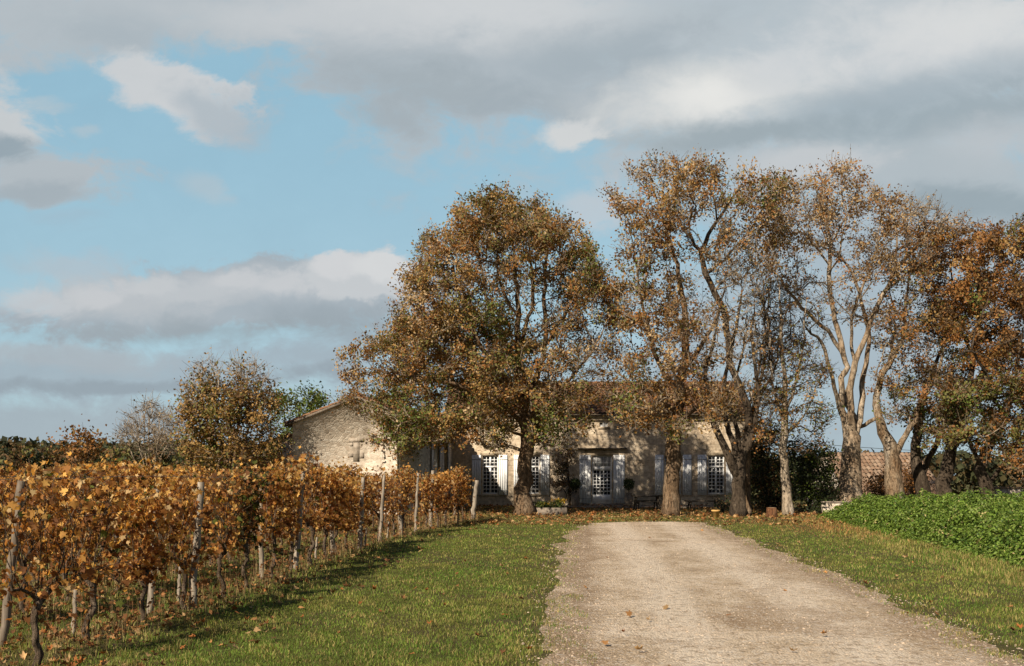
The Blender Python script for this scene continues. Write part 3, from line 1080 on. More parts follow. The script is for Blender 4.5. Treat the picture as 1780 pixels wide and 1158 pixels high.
for r in range(6):
    dcur = starts[r]
    k = 0
    while dcur < ends[r]:
        x = float(ROW(dcur)) - 1.8 * r
        kind = 'gold' if rng.uniform() < .6 else 'full'
        if r == 0:
            if dcur < 10.2 or rng.uniform() < .22: kind = 'thin'
            elif 14.2 < dcur < 15.7: kind = 'dark'
            elif 18.0 < dcur < 22.4: kind = 'full'
            elif 24.6 < dcur < 26.8: kind = 'thin'
        elif rng.uniform() < .2: kind = 'thin'
        gap = (r == 0 and (31.6 < dcur < 32.3 or 12.6 < dcur < 13.2 or 16.2 < dcur < 16.9 or 23.3 < dcur < 24.1 or 28.2 < dcur < 28.8)) or (r > 0 and rng.uniform() < .1)
        if not gap:
            ms = VM[kind][int(rng.integers(len(VM[kind])))]
            gnum = k
            root = empty('grapevine', (x + rng.normal(0, .05), dcur, 0), f'{KW[kind]}, {ORD[min(k, 29)]} from the near end of the {ROWN[r]}', 'grapevine', 'grapevines of the vineyard',
                         rz=math.pi * int(rng.integers(2)) + rng.normal(0, .12) - .05)
            s = rng.uniform(.86, 1.08)
            root.scale = (s, s * 1.05, s * rng.uniform(.95, 1.04))
            for nm, me_ in zip(('trunk', 'shoots', 'foliage'), ms):
                o = bpy.data.objects.new(nm, me_)
                COL.objects.link(o)
                o.parent = root
            k += 1
        dcur += rng.uniform(.98, 1.38)


def post(base, top, d, r, label, name='vine_post', mat=POST, cat='post', group='wooden posts of the vineyard', jag=.12, seed=0):
    rng = np.random.default_rng(seed + 900)
    a = G(*base) if d is None else np.array([X(base[0], d), d, 0.])
    dd = a[1]
    b = P(top[0], top[1], dd)
    L = np.linalg.norm(b - a)
    t = np.linspace(-.06, 1, 12)[:, None]
    pts = a + (b - a) * t
    pts[1:-1] += rng.normal(0, r * .16, (10, 3)) * [1, 1, 0]
    mb = MB().tube(pts - a, r * np.linspace(1.1, .9, 12), 9, jag=jag, rng=rng)
    o = mb.build(name, mat)
    o.location = tuple(a)
    return tag(o, label, cat, group)


post((3, 1125), (38, 836), None, .038, 'dark grey post leaning right at the near left end of the vines', seed=1, mat=POSTD)
post((334, 1058), (349, 838), None, .045, 'weathered post half buried in leaves beside the dark vine', seed=2)
post((513, 990), (527, 820), None, .045, 'pale leaning post in the middle of the front vine row', seed=3)
post((625, 954), (631, 830), None, .045, 'upright pale post before the thickest golden vines', seed=4)
post((697, 930), (694, 824), None, .055, 'straight bright post at the right edge of the wide gap in leaves', seed=5)
post((748, 918), (752, 818), None, .055, 'pale knotty post with a crooked top near the house end of the row', seed=6)
post((822, 902), (829, 835), None, .085, 'stout bare end post leaning right below the shuttered window', seed=7)
post((277, 996), (280, 838), None, .04, 'thin grey post standing behind the second post from the left', seed=8, mat=POSTD)
post((428, 938), (430, 822), None, .055, 'knobbly pale post right of the dark vine', seed=9)
post((203, 960), (204, 828), None, .04, 'thin post deep among the leaves at the left', seed=12, mat=POSTD)
post((664, 915), (668, 822), None, .045, 'grey post seen through the gap in the front row', seed=10)
post((790, 897), (793, 830), None, .05, 'dark grey post between the last two pale posts', seed=11, mat=POSTD)
post((262, 1066), (272, 850), None, .036, 'slim pale post leaning right, left of the half buried post', seed=13)
post((455, 1006), (452, 836), None, .036, 'slim pale upright post among copper leaves right of the dark vine', seed=14)
post((578, 968), (572, 826), None, .036, 'slim post leaning left between the two middle posts', seed=15)
post((660, 942), (668, 826), None, .038, 'slim pale post leaning right beside the wide gap in leaves', seed=16)
post((722, 924), (727, 822), None, .04, 'slim grey post between the straight bright post and the knotty post', seed=17)
post((775, 911), (772, 826), None, .045, 'upright pale post, second from the house end among thin leaves', seed=18)
for i, (px, yb, yt, lab) in enumerate([(128, 1102, 1025, 'short split stake among brown weeds at the left'), (461, 946, 912, 'short pale stake left of the leaning middle post'), (548, 974, 934, 'thin pale stake just right of the leaning middle post'),
                                       (634, 950, 918, 'slim stake leaning against the upright pale post'), (673, 936, 907, 'short stake left of the straight bright post'), (310, 1048, 985, 'grey stake left of the half buried post')]):
    post((px, yb), (px + 3, yt), None, .022, lab, 'vine_stake', POST, 'stake', 'short stakes under the vines', seed=30 + i)

# trellis wires along the rows
for r in range(3):
    for hgt, wl in ((.72, 'low'), (1.25, 'middle'), (1.62, 'top')):
        dd = np.arange(starts[r] - 1.5, ends[r] + .8, .5)
        pts = np.stack([ROW(dd) - 1.8 * r + .03, dd, hgt + .012 * np.sin(dd * 1.3)], 1)
        o = MB().tube(pts, .0022 if r == 0 else .002, 4).build('trellis_wire', WIRE)
        tag(o, f'thin grey {wl} trellis wire strung through the {ROWN[r]}', 'wire', 'trellis wires of the vineyard')

# rough dead weeds under the front row: one mass of stalks
rng = np.random.default_rng(61)
wb = MB()
n = 5200
dd = 9 * (37 / 9) ** rng.uniform(0, 1, n)
xx = ROW(dd) + rng.normal(0, .28, n) - 1.8 * rng.integers(0, 3, n)
h = rng.uniform(.12, .5, n) * np.where(dd > 24, 1.2, 1)
ang = rng.uniform(0, 6.28, n)
ln_ = rng.uniform(0, .5, n)
b0 = np.stack([xx, dd, 0 * dd], 1)
tp = b0 + np.stack([np.cos(ang) * ln_ * h, np.sin(ang) * ln_ * h, h], 1)
sd = np.stack([np.sin(ang), np.cos(ang), 0 * ang], 1) * (.0022 * np.clip(dd / 10, 1, 4))[:, None]
col = np.where(rng.uniform(size=(n, 1)) < .5, np.array([[.22, .12, .05]]), np.array([[.34, .25, .12]])) * rng.uniform(.6, 1.2, (n, 1))
wb.add(np.stack([b0 - sd, b0 + sd, tp], 1).reshape(-1, 3), np.arange(n * 3).reshape(-1, 3), np.repeat(col, 3, 0))
m2 = 5200
k = rng.integers(0, n, m2)
kites(wb, b0[k] + (tp[k] - b0[k]) * rng.uniform(.3, 1, (m2, 1)), rng.uniform(.03, .07, m2), np.array([[.22, .10, .035]]) * rng.uniform(.6, 1.5, (m2, 1)), rng)
tag(wb.build('dead_weeds', LITTER), kind='stuff')
# ------------------------------------------------------------------ farmhouse
def wall_holes(mb, x0, x1, z0, z1, holes, th=.5, rev=.28):
    xs = sorted({x0, x1, *[h[0] for h in holes], *[h[1] for h in holes]})
    zs = sorted({z0, z1, *[h[2] for h in holes], *[h[3] for h in holes]})
    for a, b in zip(xs[:-1], xs[1:]):
        for c, d in zip(zs[:-1], zs[1:]):
            mx, mz = (a + b) / 2, (c + d) / 2
            if any(h[0] < mx < h[1] and h[2] < mz < h[3] for h in holes): continue
            mb.add([[a, 0, c], [b, 0, c], [b, 0, d], [a, 0, d], [a, th, c], [b, th, c], [b, th, d], [a, th, d]], [[0, 1, 2, 3], [5, 4, 7, 6]])
    for (a, b, c, d) in holes:
        mb.add([[a, 0, c], [b, 0, c], [b, 0, d], [a, 0, d], [a, th, c], [b, th, c], [b, th, d], [a, th, d]], [[0, 4, 5, 1], [1, 5, 6, 2], [2, 6, 7, 3], [3, 7, 4, 0]])
    mb.add([[x0, 0, z0], [x0, th, z0], [x0, th, z1], [x0, 0, z1], [x1, 0, z0], [x1, th, z0], [x1, th, z1], [x1, 0, z1]], [[1, 0, 3, 2], [4, 5, 6, 7], [3, 7, 6, 2]])
    return mb


def tile_roof(mb, eave0, along, up, rng, pitch=.25, course=.40):
    eave0, along, up = map(np.array, (eave0, along, up))
    Lw, Ls = np.linalg.norm(along), np.linalg.norm(up)
    ax, au = along / Lw, up / Ls
    nm = np.cross(ax, au)
    if nm[2] < 0: nm = -nm
    cx_, cs = int(Lw / pitch), int(Ls / course)
    th = np.linspace(0, 1, 7)
    prof = np.sin(th * math.pi) * .085
    V, Fc = [], []
    k = 0
    for j in range(cs):
        for i in range(cx_):
            jx, js = rng.normal(0, .008), rng.normal(0, .02)
            b0 = eave0 + ax * (i * pitch + jx) + au * (j * course + js)
            lo = [b0 + ax * t * pitch * 1.02 + nm * (p + .035) for t, p in zip(th, prof)]
            hi = [b0 + au * (course + .06) + ax * t * pitch * 1.02 + nm * (p * .9 + .0) for t, p in zip(th, prof)]
            V += lo + hi
            Fc += [[k + a, k + a + 1, k + 8 + a, k + 7 + a] for a in range(6)]
            k += 14
    mb.add(V, Fc)
    return mb


def slab(mb, a, along, up, t):
    """a flat slab under a roof: a corner, two edges, thickness below"""
    a, along, up = map(np.array, (a, along, up))
    n = np.cross(along, up); n = n / np.linalg.norm(n)
    if n[2] < 0: n = -n
    lo = [a, a + along, a + along + up, a + up]
    v = lo + [q - n * t for q in lo]
    mb.add(v, [[0, 1, 2, 3], [7, 6, 5, 4], [0, 4, 5, 1], [1, 5, 6, 2], [2, 6, 7, 3], [3, 7, 4, 0]])
    return mb


def make_window(parent, x0, x1, z0, z1, cols=2, top=3, bot=7, y=.10, name='window', label=None, split=.29):
    f = MB()
    e = .055
    zt = z1 - (z1 - z0) * split
    xm = (x0 + x1) / 2
    f.box(x0, x0 + e, y, y + .07, z0, z1); f.box(x1 - e, x1, y, y + .07, z0, z1)
    f.box(x0 + e, x1 - e, y, y + .07, z0, z0 + e * 1.3); f.box(x0 + e, x1 - e, y, y + .07, z1 - e, z1)
    f.box(x0 + e, x1 - e, y - .012, y + .068, zt - .05, zt + .05)
    f.box(xm - .045, xm + .045, y - .010, y + .066, z0 + e * 1.3, zt - .05); f.box(xm - .045, xm + .045, y - .010, y + .066, zt + .05, z1 - e)
    for (a, b) in ((x0 + e, xm - .045), (xm + .045, x1 - e)):
        for i in range(1, cols):
            xx = a + (b - a) * i / cols
            for (c, d) in ((z0 + e * 1.3, zt - .05), (zt + .05, z1 - e)):
                f.box(xx - .016, xx + .016, y + .015, y + .055, c, d)
        for (c, d, n) in ((z0 + e * 1.3, zt - .05, bot), (zt + .05, z1 - e, top)):
            for i in range(1, n):
                zz = c + (d - c) * i / n
                f.box(a, b, y + .017, y + .053, zz - .016, zz + .016)
    w = f.build(name, WHITE, parent)
    MB().box(x0 + .02, x1 - .02, y + .034, y + .044, z0 + .02, z1 - .02).build('pane', GLASS, w)
    MB().box(x0 - .08, x1 + .08, -.05, y - .003, z0 - .11, z0 - .003).build('sill', ASHLAR, w)
    return w


def shutter(parent, x0, x1, z0, z1, mat=None, y=-.075):
    s = MB()
    n = 4
    for i in range(n):
        a = x0 + (x1 - x0) * i / n
        b = x0 + (x1 - x0) * (i + 1) / n
        s.box(a + .003, b - .003, y, y + .035, z0, z1)
    for zz in (z0 + .25, (z0 + z1) / 2, z1 - .25):
        s.box(x0 + .01, x1 - .01, y + .035, y + .06, zz - .05, zz + .05)
    o = s.build('shutter', mat or WHITE, parent)
    h = MB()
    for zz in (z0 + .25, z1 - .25):
        h.box(x0 - .01, x1 + .01, y - .006, y - .001, zz - .018, zz + .018)
    h.build('hinge', GREYP if mat is None else IRON, o)
    return o


HX, HD = 1046, 52.0
house = empty('farmhouse', (X(HX, HD), HD, 0), 'long low limestone farmhouse with white shutters and brown tiled roof behind the trees', 'house', rz=math.radians(-1.5))
hl = lambda px: (px - HX) * HD / F
hz = lambda py: CAMH - (py - HY) * HD / F
XL, XR, ZE = hl(778), hl(1298), 4.86
WIN = [(838, 866), (910, 938), (1155, 1183), (1230, 1258)]
ZW0, ZW1 = hz(859), hz(792)
ZD0, ZD1 = .13, hz(792)
DX0, DX1 = hl(1029), hl(1064)
holes = [(hl(a), hl(b), ZW0, ZW1) for a, b in WIN] + [(DX0, DX1, ZD0, ZD1), (hl(1042), hl(1057), hz(742), hz(730))]
wm = wall_holes(MB(), XL, XR, -.3, ZE, holes)
HDP = 8.6
wm.box(XL, XL + .5, .5, HDP, -.3, ZE); wm.box(XR - .5, XR, .5, HDP, -.3, ZE); wm.box(XL + .5, XR - .5, HDP - .5, HDP, -.3, ZE)
RZ = 6.75
for xa, xb in ((XL, XL + .45), (XR - .45, XR)):
    v = [[x, y, z] for x in (xa, xb) for (y, z) in ((.02, ZE), (HDP - .02, ZE), (HDP / 2, RZ - .12))]
    wm.add(v, [[0, 1, 2], [4, 3, 5]]); wm.add(v, [[0, 3, 4, 1], [1, 4, 5, 2], [2, 5, 3, 0]])
wm.build('wall', STONE, house)
rng = np.random.default_rng(71)
rf = MB()
OV = .32
sl = (RZ - ZE) / (HDP / 2)
tile_roof(rf, (XL - .2, -OV, ZE - OV * sl + .06), (XR - XL + .4, 0, 0), (0, HDP / 2 + OV, RZ - ZE + OV * sl), rng)
tile_roof(rf, (XL - .2, HDP + OV, ZE - OV * sl + .06), (XR - XL + .4, 0, 0), (0, -(HDP / 2 + OV), RZ - ZE + OV * sl), rng)
roof = rf.build('roof', TILE, house)
sb_ = MB()
slab(sb_, (XL - .2, -OV, ZE - OV * sl + .055), (XR - XL + .4, 0, 0), (0, HDP / 2 + OV, RZ - ZE + OV * sl), .06)
slab(sb_, (XL - .2, HDP + OV, ZE - OV * sl + .055), (XR - XL + .4, 0, 0), (0, -(HDP / 2 + OV), RZ - ZE + OV * sl), .06)
sb_.build('roof_boards', POSTD, roof)
rd = MB()
for i in range(int((XR - XL + .4) / .42)):
    a = XL - .2 + i * .42
    rd.tube([[a, HDP / 2, RZ + .05], [a + .44, HDP / 2, RZ + .065]], .11, 8)
rd.build('ridge_tiles', TILE, roof)
MB().box(XL - .05, XR + .05, -.16, -.003, ZE - .26, ZE - .10).box(XL - .05, XR + .05, -.09, -.004, ZE - .40, ZE - .262).build('cornice', ASHLAR, house)
# dressed stone round each opening, a shade paler than the wall
for (a, b, c, d) in holes[:4]:
    MB().box(a - .16, b + .16, -.012, -.002, d + .002, d + .24).build('lintel', ASHLAR, house)
MB().box(DX0 - .35, DX1 + .35, -.014, -.002, ZD1 + .002, ZD1 + .30).build('lintel', ASHLAR, house)
MB().box(DX0 - .75, DX1 + .75, -.30, -.016, ZD1 + .34, ZD1 + .39).build('drip_ledge', WOODD, house)
for (a, b) in WIN:
    make_window(house, hl(a), hl(b), ZW0, ZW1)
for a, b in ((820, 836), (867, 882), (893, 908.5), (939.5, 955), (1138, 1153), (1186, 1201), (1211.5, 1227), (1260.5, 1276)):
    shutter(house, hl(a), hl(b), ZW0 - .04, ZW1 + .04)
shutter(house, hl(1007), hl(1027), ZD0 + .02, ZD1 + .03)
shutter(house, hl(1066), hl(1085.5), ZD0 + .02, ZD1 + .03)
make_window(house, hl(1042), hl(1057), hz(742), hz(730), 1, 1, 2, name='attic_window')
# glazed front door
dm = MB()
y = .10
za, zb, zc = hz(860), hz(818), hz(811)
xa, xb = DX0 + .06, DX1 - .06
dm.box(DX0, xa, y, y + .08, ZD0, ZD1); dm.box(xb, DX1, y, y + .08, ZD0, ZD1); dm.box(xa, xb, y, y + .08, ZD1 - .06, ZD1)
dm.box(xa, xb, y, y + .07, ZD0, za); dm.box(xa + .1, xb - .1, y - .015, y - .001, ZD0 + .12, za - .1)
dm.box(xa, xb, y - .01, y + .07, zb, zc)
for i in range(0, 6):
    xx = xa + (xb - xa) * i / 5
    w_ = .035 if i in (0, 5) else .016
    dm.box(max(xa, xx - w_), min(xb, xx + w_), y + .012, y + .052, za, zb)
for i in range(1, 7):
    zz = za + (zb - za) * i / 7
    dm.box(xa, xb, y + .014, y + .05, zz - .015, zz + .015)
for i in range(1, 5):
    xx = xa + (xb - xa) * i / 5
    dm.box(xx - .014, xx + .014, y + .012, y + .052, zc, ZD1 - .06)
dm.box(xa, xb, y + .014, y + .05, (zc * 2 + ZD1) / 3 - .015, (zc * 2 + ZD1) / 3 + .015)
door = dm.build('door', WHITE, house)
MB().box(xa, xb, y + .03, y + .04, za - .02, zb + .02).build('pane', GLASS, door)
MB().box(xa, xb, y + .03, y + .04, zc - .02, ZD1 - .05).build('curtain', CURTAIN, door)
MB().tube([[xa + .05, y - .03, za + .12], [xa + .05, y - .03, za + .24]], .012, 6).build('handle', IRON, door)
MB().box(DX0 - .5, DX1 + .5, -.55, -.003, -.05, ZD0 - .004).build('doorstep', CONC, house)
# terrace in front of the door
te = MB().box(X(985, 50), X(1292, 50), 48.7, 51.35, -.02, .07).build('terrace', CONC)
tag(te, kind='structure')

# ------------------------------------------------------------------ stone barn with the lit gable
BA = math.atan2(1.46, 12)
barn = empty('stone_barn', (-4.62, 40, 0), 'old stone barn with a sunlit gable and a lean-to behind the vines', 'barn', rz=-BA)
PKX, PKZ, SLB = -1.65, 4.72, .375
gx0 = -4.35
ez = lambda x: PKZ - abs(x - PKX) * SLB
gm_ = MB()
out_ = [(gx0, -.3), (0, -.3), (0, ez(0)), (PKX, PKZ), (gx0, ez(gx0))]
n = len(out_)
v = [[x, 0, z] for x, z in out_] + [[x, .5, z] for x, z in out_]
gm_.add(v[:], [[i, (i + 1) % n, n + (i + 1) % n, n + i] for i in range(n)])
gm_.f.append(np.array([[0, 1, 2, 3, 4]]) + gm_.n - 2 * n)
gm_.f.append(np.array([[9, 8, 7, 6, 5]]) + gm_.n - 2 * n)
# long side wall facing the yard, with openings (built along local y)
sd = MB()
wall_holes(sd, .5, 13.2, -.3, ez(0) - .02, [(7.25, 8.6, .1, 3.25), (9.7, 10.8, .1, 3.25)], .45)
Rz = Matrix.Rotation(math.radians(90), 4, 'Z')
sv = [q @ np.asarray(Rz.to_3x3()).T for q in sd.v]
for q in sv: q[:, 0] *= 1
gm_.v += sv
gm_.f += [f + gm_.n for f in sd.f]
gm_.n += sd.n
gm_.box(gx0, gx0 + .45, .5, 13.2, -.3, ez(gx0) - .02)
gm_.build('wall', RUBBLE, barn)
lt = MB()
lx0 = -6.7
lo = [(lx0, -.3), (gx0 - .003, -.3), (gx0 - .003, 3.30), (lx0, 2.45)]
v = [[x, .35, z] for x, z in lo] + [[x, .8, z] for x, z in lo]
lt.add(v, [[0, 1, 2, 3], [7, 6, 5, 4], [0, 4, 5, 1], [1, 5, 6, 2], [2, 6, 7, 3], [3, 7, 4, 0]])
lt.box(lx0, lx0 + .4, .8, 9, -.3, 2.4)
lt.build('lean_to_wall', RUBBLE, barn)
rng = np.random.default_rng(72)
br = MB()
LB = 13.0
tile_roof(br, (gx0 - .3, -.12, ez(gx0 - .3) + .10), (0, LB, 0), (PKX - gx0 + .3, 0, (PKX - gx0 + .3) * SLB), rng)
tile_roof(br, (.3, -.12, ez(.3) + .10), (0, LB, 0), (PKX - .3, 0, -(PKX - .3) * SLB), rng)
broof = br.build('roof', TILE, barn)
bs = MB()
slab(bs, (gx0 - .3, -.12, ez(gx0 - .3) + .095), (0, LB, 0), (PKX - gx0 + .3, 0, (PKX - gx0 + .3) * SLB), .09)
slab(bs, (.3, -.12, ez(.3) + .095), (0, LB, 0), (PKX - .3, 0, -(PKX - .3) * SLB), .09)
bs.build('roof_boards', POSTD, broof)
lr = MB()
tile_roof(lr, (lx0 - .25, .2, 2.38 + .08), (0, 9, 0), (gx0 - lx0 + .24, 0, .92), rng)
slab(lr, (lx0 - .25, .2, 2.38 + .07), (0, 9, 0), (gx0 - lx0 + .24, 0, .92), .08)
lr.build('lean_to_roof', TILE, barn)
pt = MB()
# blocked-up opening showing as a cross of darker blocks
bx = lambda px: (px - 690) / F * 40.3 / math.cos(BA)
bz = lambda py: CAMH - (py - HY) / F * 40.3
pt.box(bx(613), bx(624), -.010, -.002, bz(803), bz(764))
for a, b, c, d in ((605, 632.5, 769, 762), (604, 612.5, 795, 788), (624.5, 632, 797, 787), (607, 612.5, 776, 769.5)):
    pt.box(bx(a), bx(b), -.012, -.003, bz(c), bz(d))
pt.build('blocked_opening', PATCH, barn)
for (a, b) in ((7.25, 8.6), (9.7, 10.8)):
    dmb = MB()
    for i in range(5):
        q0 = a + (b - a) * i / 5
        dmb.box(-.30, -.25, q0 + .004, q0 + (b - a) / 5 - .004, .1, 3.25)
    dmb.build('door', WOODD, barn)
    for q0, q1 in ((a - .62, a - .02), (b + .02, b + .62)):
        s = MB()
        for i in range(3):
            s.box(.03, .07, q0 + (q1 - q0) * i / 3 + .003, q0 + (q1 - q0) * (i + 1) / 3 - .003, .3, 3.3)
        s.build('shutter', GREYP, barn)
gp = G(757, 887)
o = MB().tube([[0, 0, -.1], [.01, 0, 1.8], [0, 0, 3.55]], [.075, .07, .065], 10).box(-.09, .09, -.09, .09, 3.545, 3.60).build('pole', GREYP)
o.location = (X(757, 41.5) , 41.5, 0)
tag(o, 'tall grey pole rising behind the last vines by the barn side wall', 'pole')

# ------------------------------------------------------------------ things in the yard
def leaf_ball(mb, c, r, n, size, cols, rng, squash=1.0):
    q = rng.normal(size=(n, 3)); q /= np.linalg.norm(q, axis=1, keepdims=True)
    q *= (r * rng.uniform(.55, 1.05, n))[:, None]
    q[:, 2] *= squash
    kites(mb, q + np.array(c), rng.uniform(.7, 1.3, n) * size, cols[rng.integers(0, len(cols), n)] * rng.uniform(.7, 1.3, (n, 1)), rng)


for px, lab in ((1000, 'clipped dark ball shrub in a pale jar left of the front door'), (1093, 'clipped dark ball shrub in a pale jar right of the front door')):
    r_ = np.random.default_rng(px)
    t = empty('potted_topiary', (X(px, 50.6), 50.6, .07), lab, 'potted plant', 'clipped ball shrubs flanking the front door')
    MB().lathe([(0, 0), (.14, 0), (.17, .05), (.23, .30), (.20, .50), (.14, .58), (.18, .63), (.19, .66), (.15, .66), (.12, .60), (0, .58)], 18).build('pot', CONC, t, True)
    MB().tube([[0, 0, .55], [.01, 0, .8], [0, 0, 1.0]], .025, 6).build('stem', BARK_DARK, t)
    b = MB(); leaf_ball(b, (0, 0, 1.1), .29, 900, .075, np.array([(.03, .05, .015), (.05, .07, .02)]), r_)
    b.build('clipped_ball', GLEAF, t)

r_ = np.random.default_rng(5)
t = empty('stone_planter', (X(954, 41), 41, 0), 'low stone trough planted with yellow flowers beside the big tree trunk', 'planter')
hw = 31 / F * 41
pl = MB()
pl.box(-hw, hw, -.24, -.17, -.05, .29); pl.box(-hw, hw, .17, .24, -.05, .29); pl.box(-hw, -hw + .08, -.17, .17, -.05, .29); pl.box(hw - .08, hw, -.17, .17, -.05, .29)
pl.build('trough', CONC, t)
MB().box(-hw + .08, hw - .08, -.17, .17, -.04, .27).build('soil', plain_mat('dark_soil', (.05, .035, .022), .95), t)
b = MB()
for k in range(26):
    xx = r_.uniform(-hw + .1, hw - .1)
    leaf_ball(b, (xx, r_.uniform(-.1, .1), .40 + .18 * (xx > hw * .4) * r_.uniform(0, 1)), .14, 60, .06, np.array([(.09, .13, .03), (.16, .16, .04), (.05, .08, .02)]), r_)
b.build('leaves', GLEAF, t)
b = MB()
for k in range(30):
    xx = hw * r_.uniform(.0, .95) if k < 20 else r_.uniform(-hw, hw) * .9
    leaf_ball(b, (xx, r_.uniform(-.16, .12), .45 + .2 * r_.uniform(0, 1) * (xx > 0)), .05, 12, .05, np.array([(.62, .40, .04), (.55, .30, .05)]), r_)
b.build('flowers', GLEAF, t)

t = empty('flowerpot', (X(1244, 37.7), 37.7, 0), 'ochre clay flowerpot standing on the grass at the end of the track', 'flowerpot')
MB().lathe([(0, 0), (.105, 0), (.15, .25), (.165, .25), (.17, .31), (.145, .31), (.135, .26), (0, .25)], 20).build('pot', TERRA, t, True)
MB().lathe([(0, .265), (.13, .262)], 16).build('soil', plain_mat('pot_soil', (.06, .04, .025), .95), t)
b = MB(); leaf_ball(b, (0, 0, .32), .10, 50, .05, np.array([(.2, .12, .05), (.12, .09, .03)]), r_)
b.build('withered_plant', LITTER, t)

t = empty('tree_stump', (X(1341, 38.2), 38.2, 0), 'sawn reddish-brown stump between the slim pale tree and the forked dark tree', 'stump')
MB().tube([[0, 0, -.05], [0, 0, .12], [.01, 0, .38]], [.26, .20, .18], 14, jag=.1, rng=r_).build('stump', bark_mat('red_bark', (.12, .05, .025), (.24, .11, .05), (.3, .17, .09), 5), t)
MB().tube([[.01, 0, .375], [.01, 0, .386]], [.165, .165], 14).build('cut_face', wood_mat('cut_wood', (.3, .2, .11), (.45, .32, .2)), t)

o = MB().lathe([(0, -.03), (.13, -.02), (.17, .05), (.13, .12), (.05, .15), (0, .15)], 12).build('stone', plain_mat('white_stone', (.62, .58, .5), .9), None, True)
o.location = (X(1171, 40.0), 40.0, 0)
tag(o, 'small whitish stone lying at the foot of the ivy-stained trunk', 'stone')


def bench(px0, px1, d, h, lab, name, cat, back=False, seats=True):
    w = (px1 - px0) / F * d / 2
    t = empty(name, (X((px0 + px1) / 2, d), d, 0), lab, cat)
    s = MB()
    for i in range(4):
        s.box(-w, w, -.36 + i * .18, -.36 + i * .18 + .165, h - .045, h)
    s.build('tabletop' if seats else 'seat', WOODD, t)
    for sx in (-1, 1):
        for sy in (-1, 1):
            MB().tube([[sx * (w - .15), sy * .34, -.02], [sx * (w - .2), sy * .24, h - .047]], .04, 6).build('leg', WOODD, t)
    if seats:
        for sy in (-1, 1):
            MB().box(-w, w, sy * .78 - .13, sy * .78 + .13, h * .58, h * .58 + .045).build('seat', WOODD, t)
        for sx in (-1, 1):
            MB().box(sx * (w - .22) - .03, sx * (w - .22) + .03, -.90, .90, h * .58 - .075, h * .58 - .003).build('brace', WOODD, t)
            for sy in (-1, 1):
                MB().tube([[sx * (w - .22), sy * .80, -.02], [sx * (w - .22), sy * .75, h * .58 - .07]], .035, 6).build('leg', WOODD, t)
    if back:
        for i in range(3):
            MB().box(-w, w, .33, .36, h + .12 + i * .14, h + .23 + i * .14).build('back_slat', WOODD, t)
        for sx in (-1, 1):
            MB().box(sx * (w - .1) - .03, sx * (w - .1) + .03, .361, .41, h - .05, h + .52).build('back_post', WOODD, t)
    return t


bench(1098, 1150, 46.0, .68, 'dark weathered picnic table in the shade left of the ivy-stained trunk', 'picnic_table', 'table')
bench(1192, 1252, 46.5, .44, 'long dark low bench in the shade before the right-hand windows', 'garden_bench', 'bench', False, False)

# ------------------------------------------------------------------ the big trees
A_L = [[(910, 892, 0, .45), (909, 850, 0, .38), (913, 800, 0, .34), (916, 740, 0, .31), (911, 700, .1, .28), (903, 640, .2, .22), (902, 560, .3, .16), (896, 470, .2, .10), (888, 380, .1, .04)],
       [(912, 705, .1, .2), (880, 660, -.6, .16), (835, 600, -1.2, .12), (800, 520, -1.3, .08), (785, 440, -1.2, .03)],
       [(914, 712, .1, .2), (935, 650, .7, .17), (947, 590, 1.0, .14), (946, 500, 1.2, .11), (955, 400, 1.0, .04)],
       [(912, 745, 0, .14), (870, 700, -1, .11), (800, 670, -1.8, .085), (720, 655, -2.0, .06), (640, 640, -1.5, .03)],
       [(914, 735, 0, .12), (955, 690, -1.0, .09), (1010, 640, -1.6, .06), (1050, 570, -1.5, .03)],
       [(903, 630, .2, .13), (860, 560, .8, .10), (838, 480, 1.2, .07), (830, 400, 1.2, .03)],
       [(905, 600, .3, .12), (925, 520, -.8, .09), (922, 440, -1.2, .06), (915, 370, -1.2, .03)],
       [(903, 560, .3, .08), (872, 500, -.6, .07), (862, 430, -1, .05), (860, 370, -.9, .025)],
       [(948, 600, 1.0, .09), (985, 540, 1.3, .07), (1010, 480, 1.2, .03)],
       [(880, 662, -.6, .09), (800, 640, .9, .07), (745, 570, 1.2, .05), (735, 490, 1, .025)],
       [(911, 720, 0, .08), (922, 690, -2, .05), (912, 650, -2.6, .03), (905, 620, -2.8, .015)],
       [(913, 760, 0, .08), (850, 735, -1.6, .06), (760, 730, -2.3, .04), (700, 735, -2.2, .02)]]
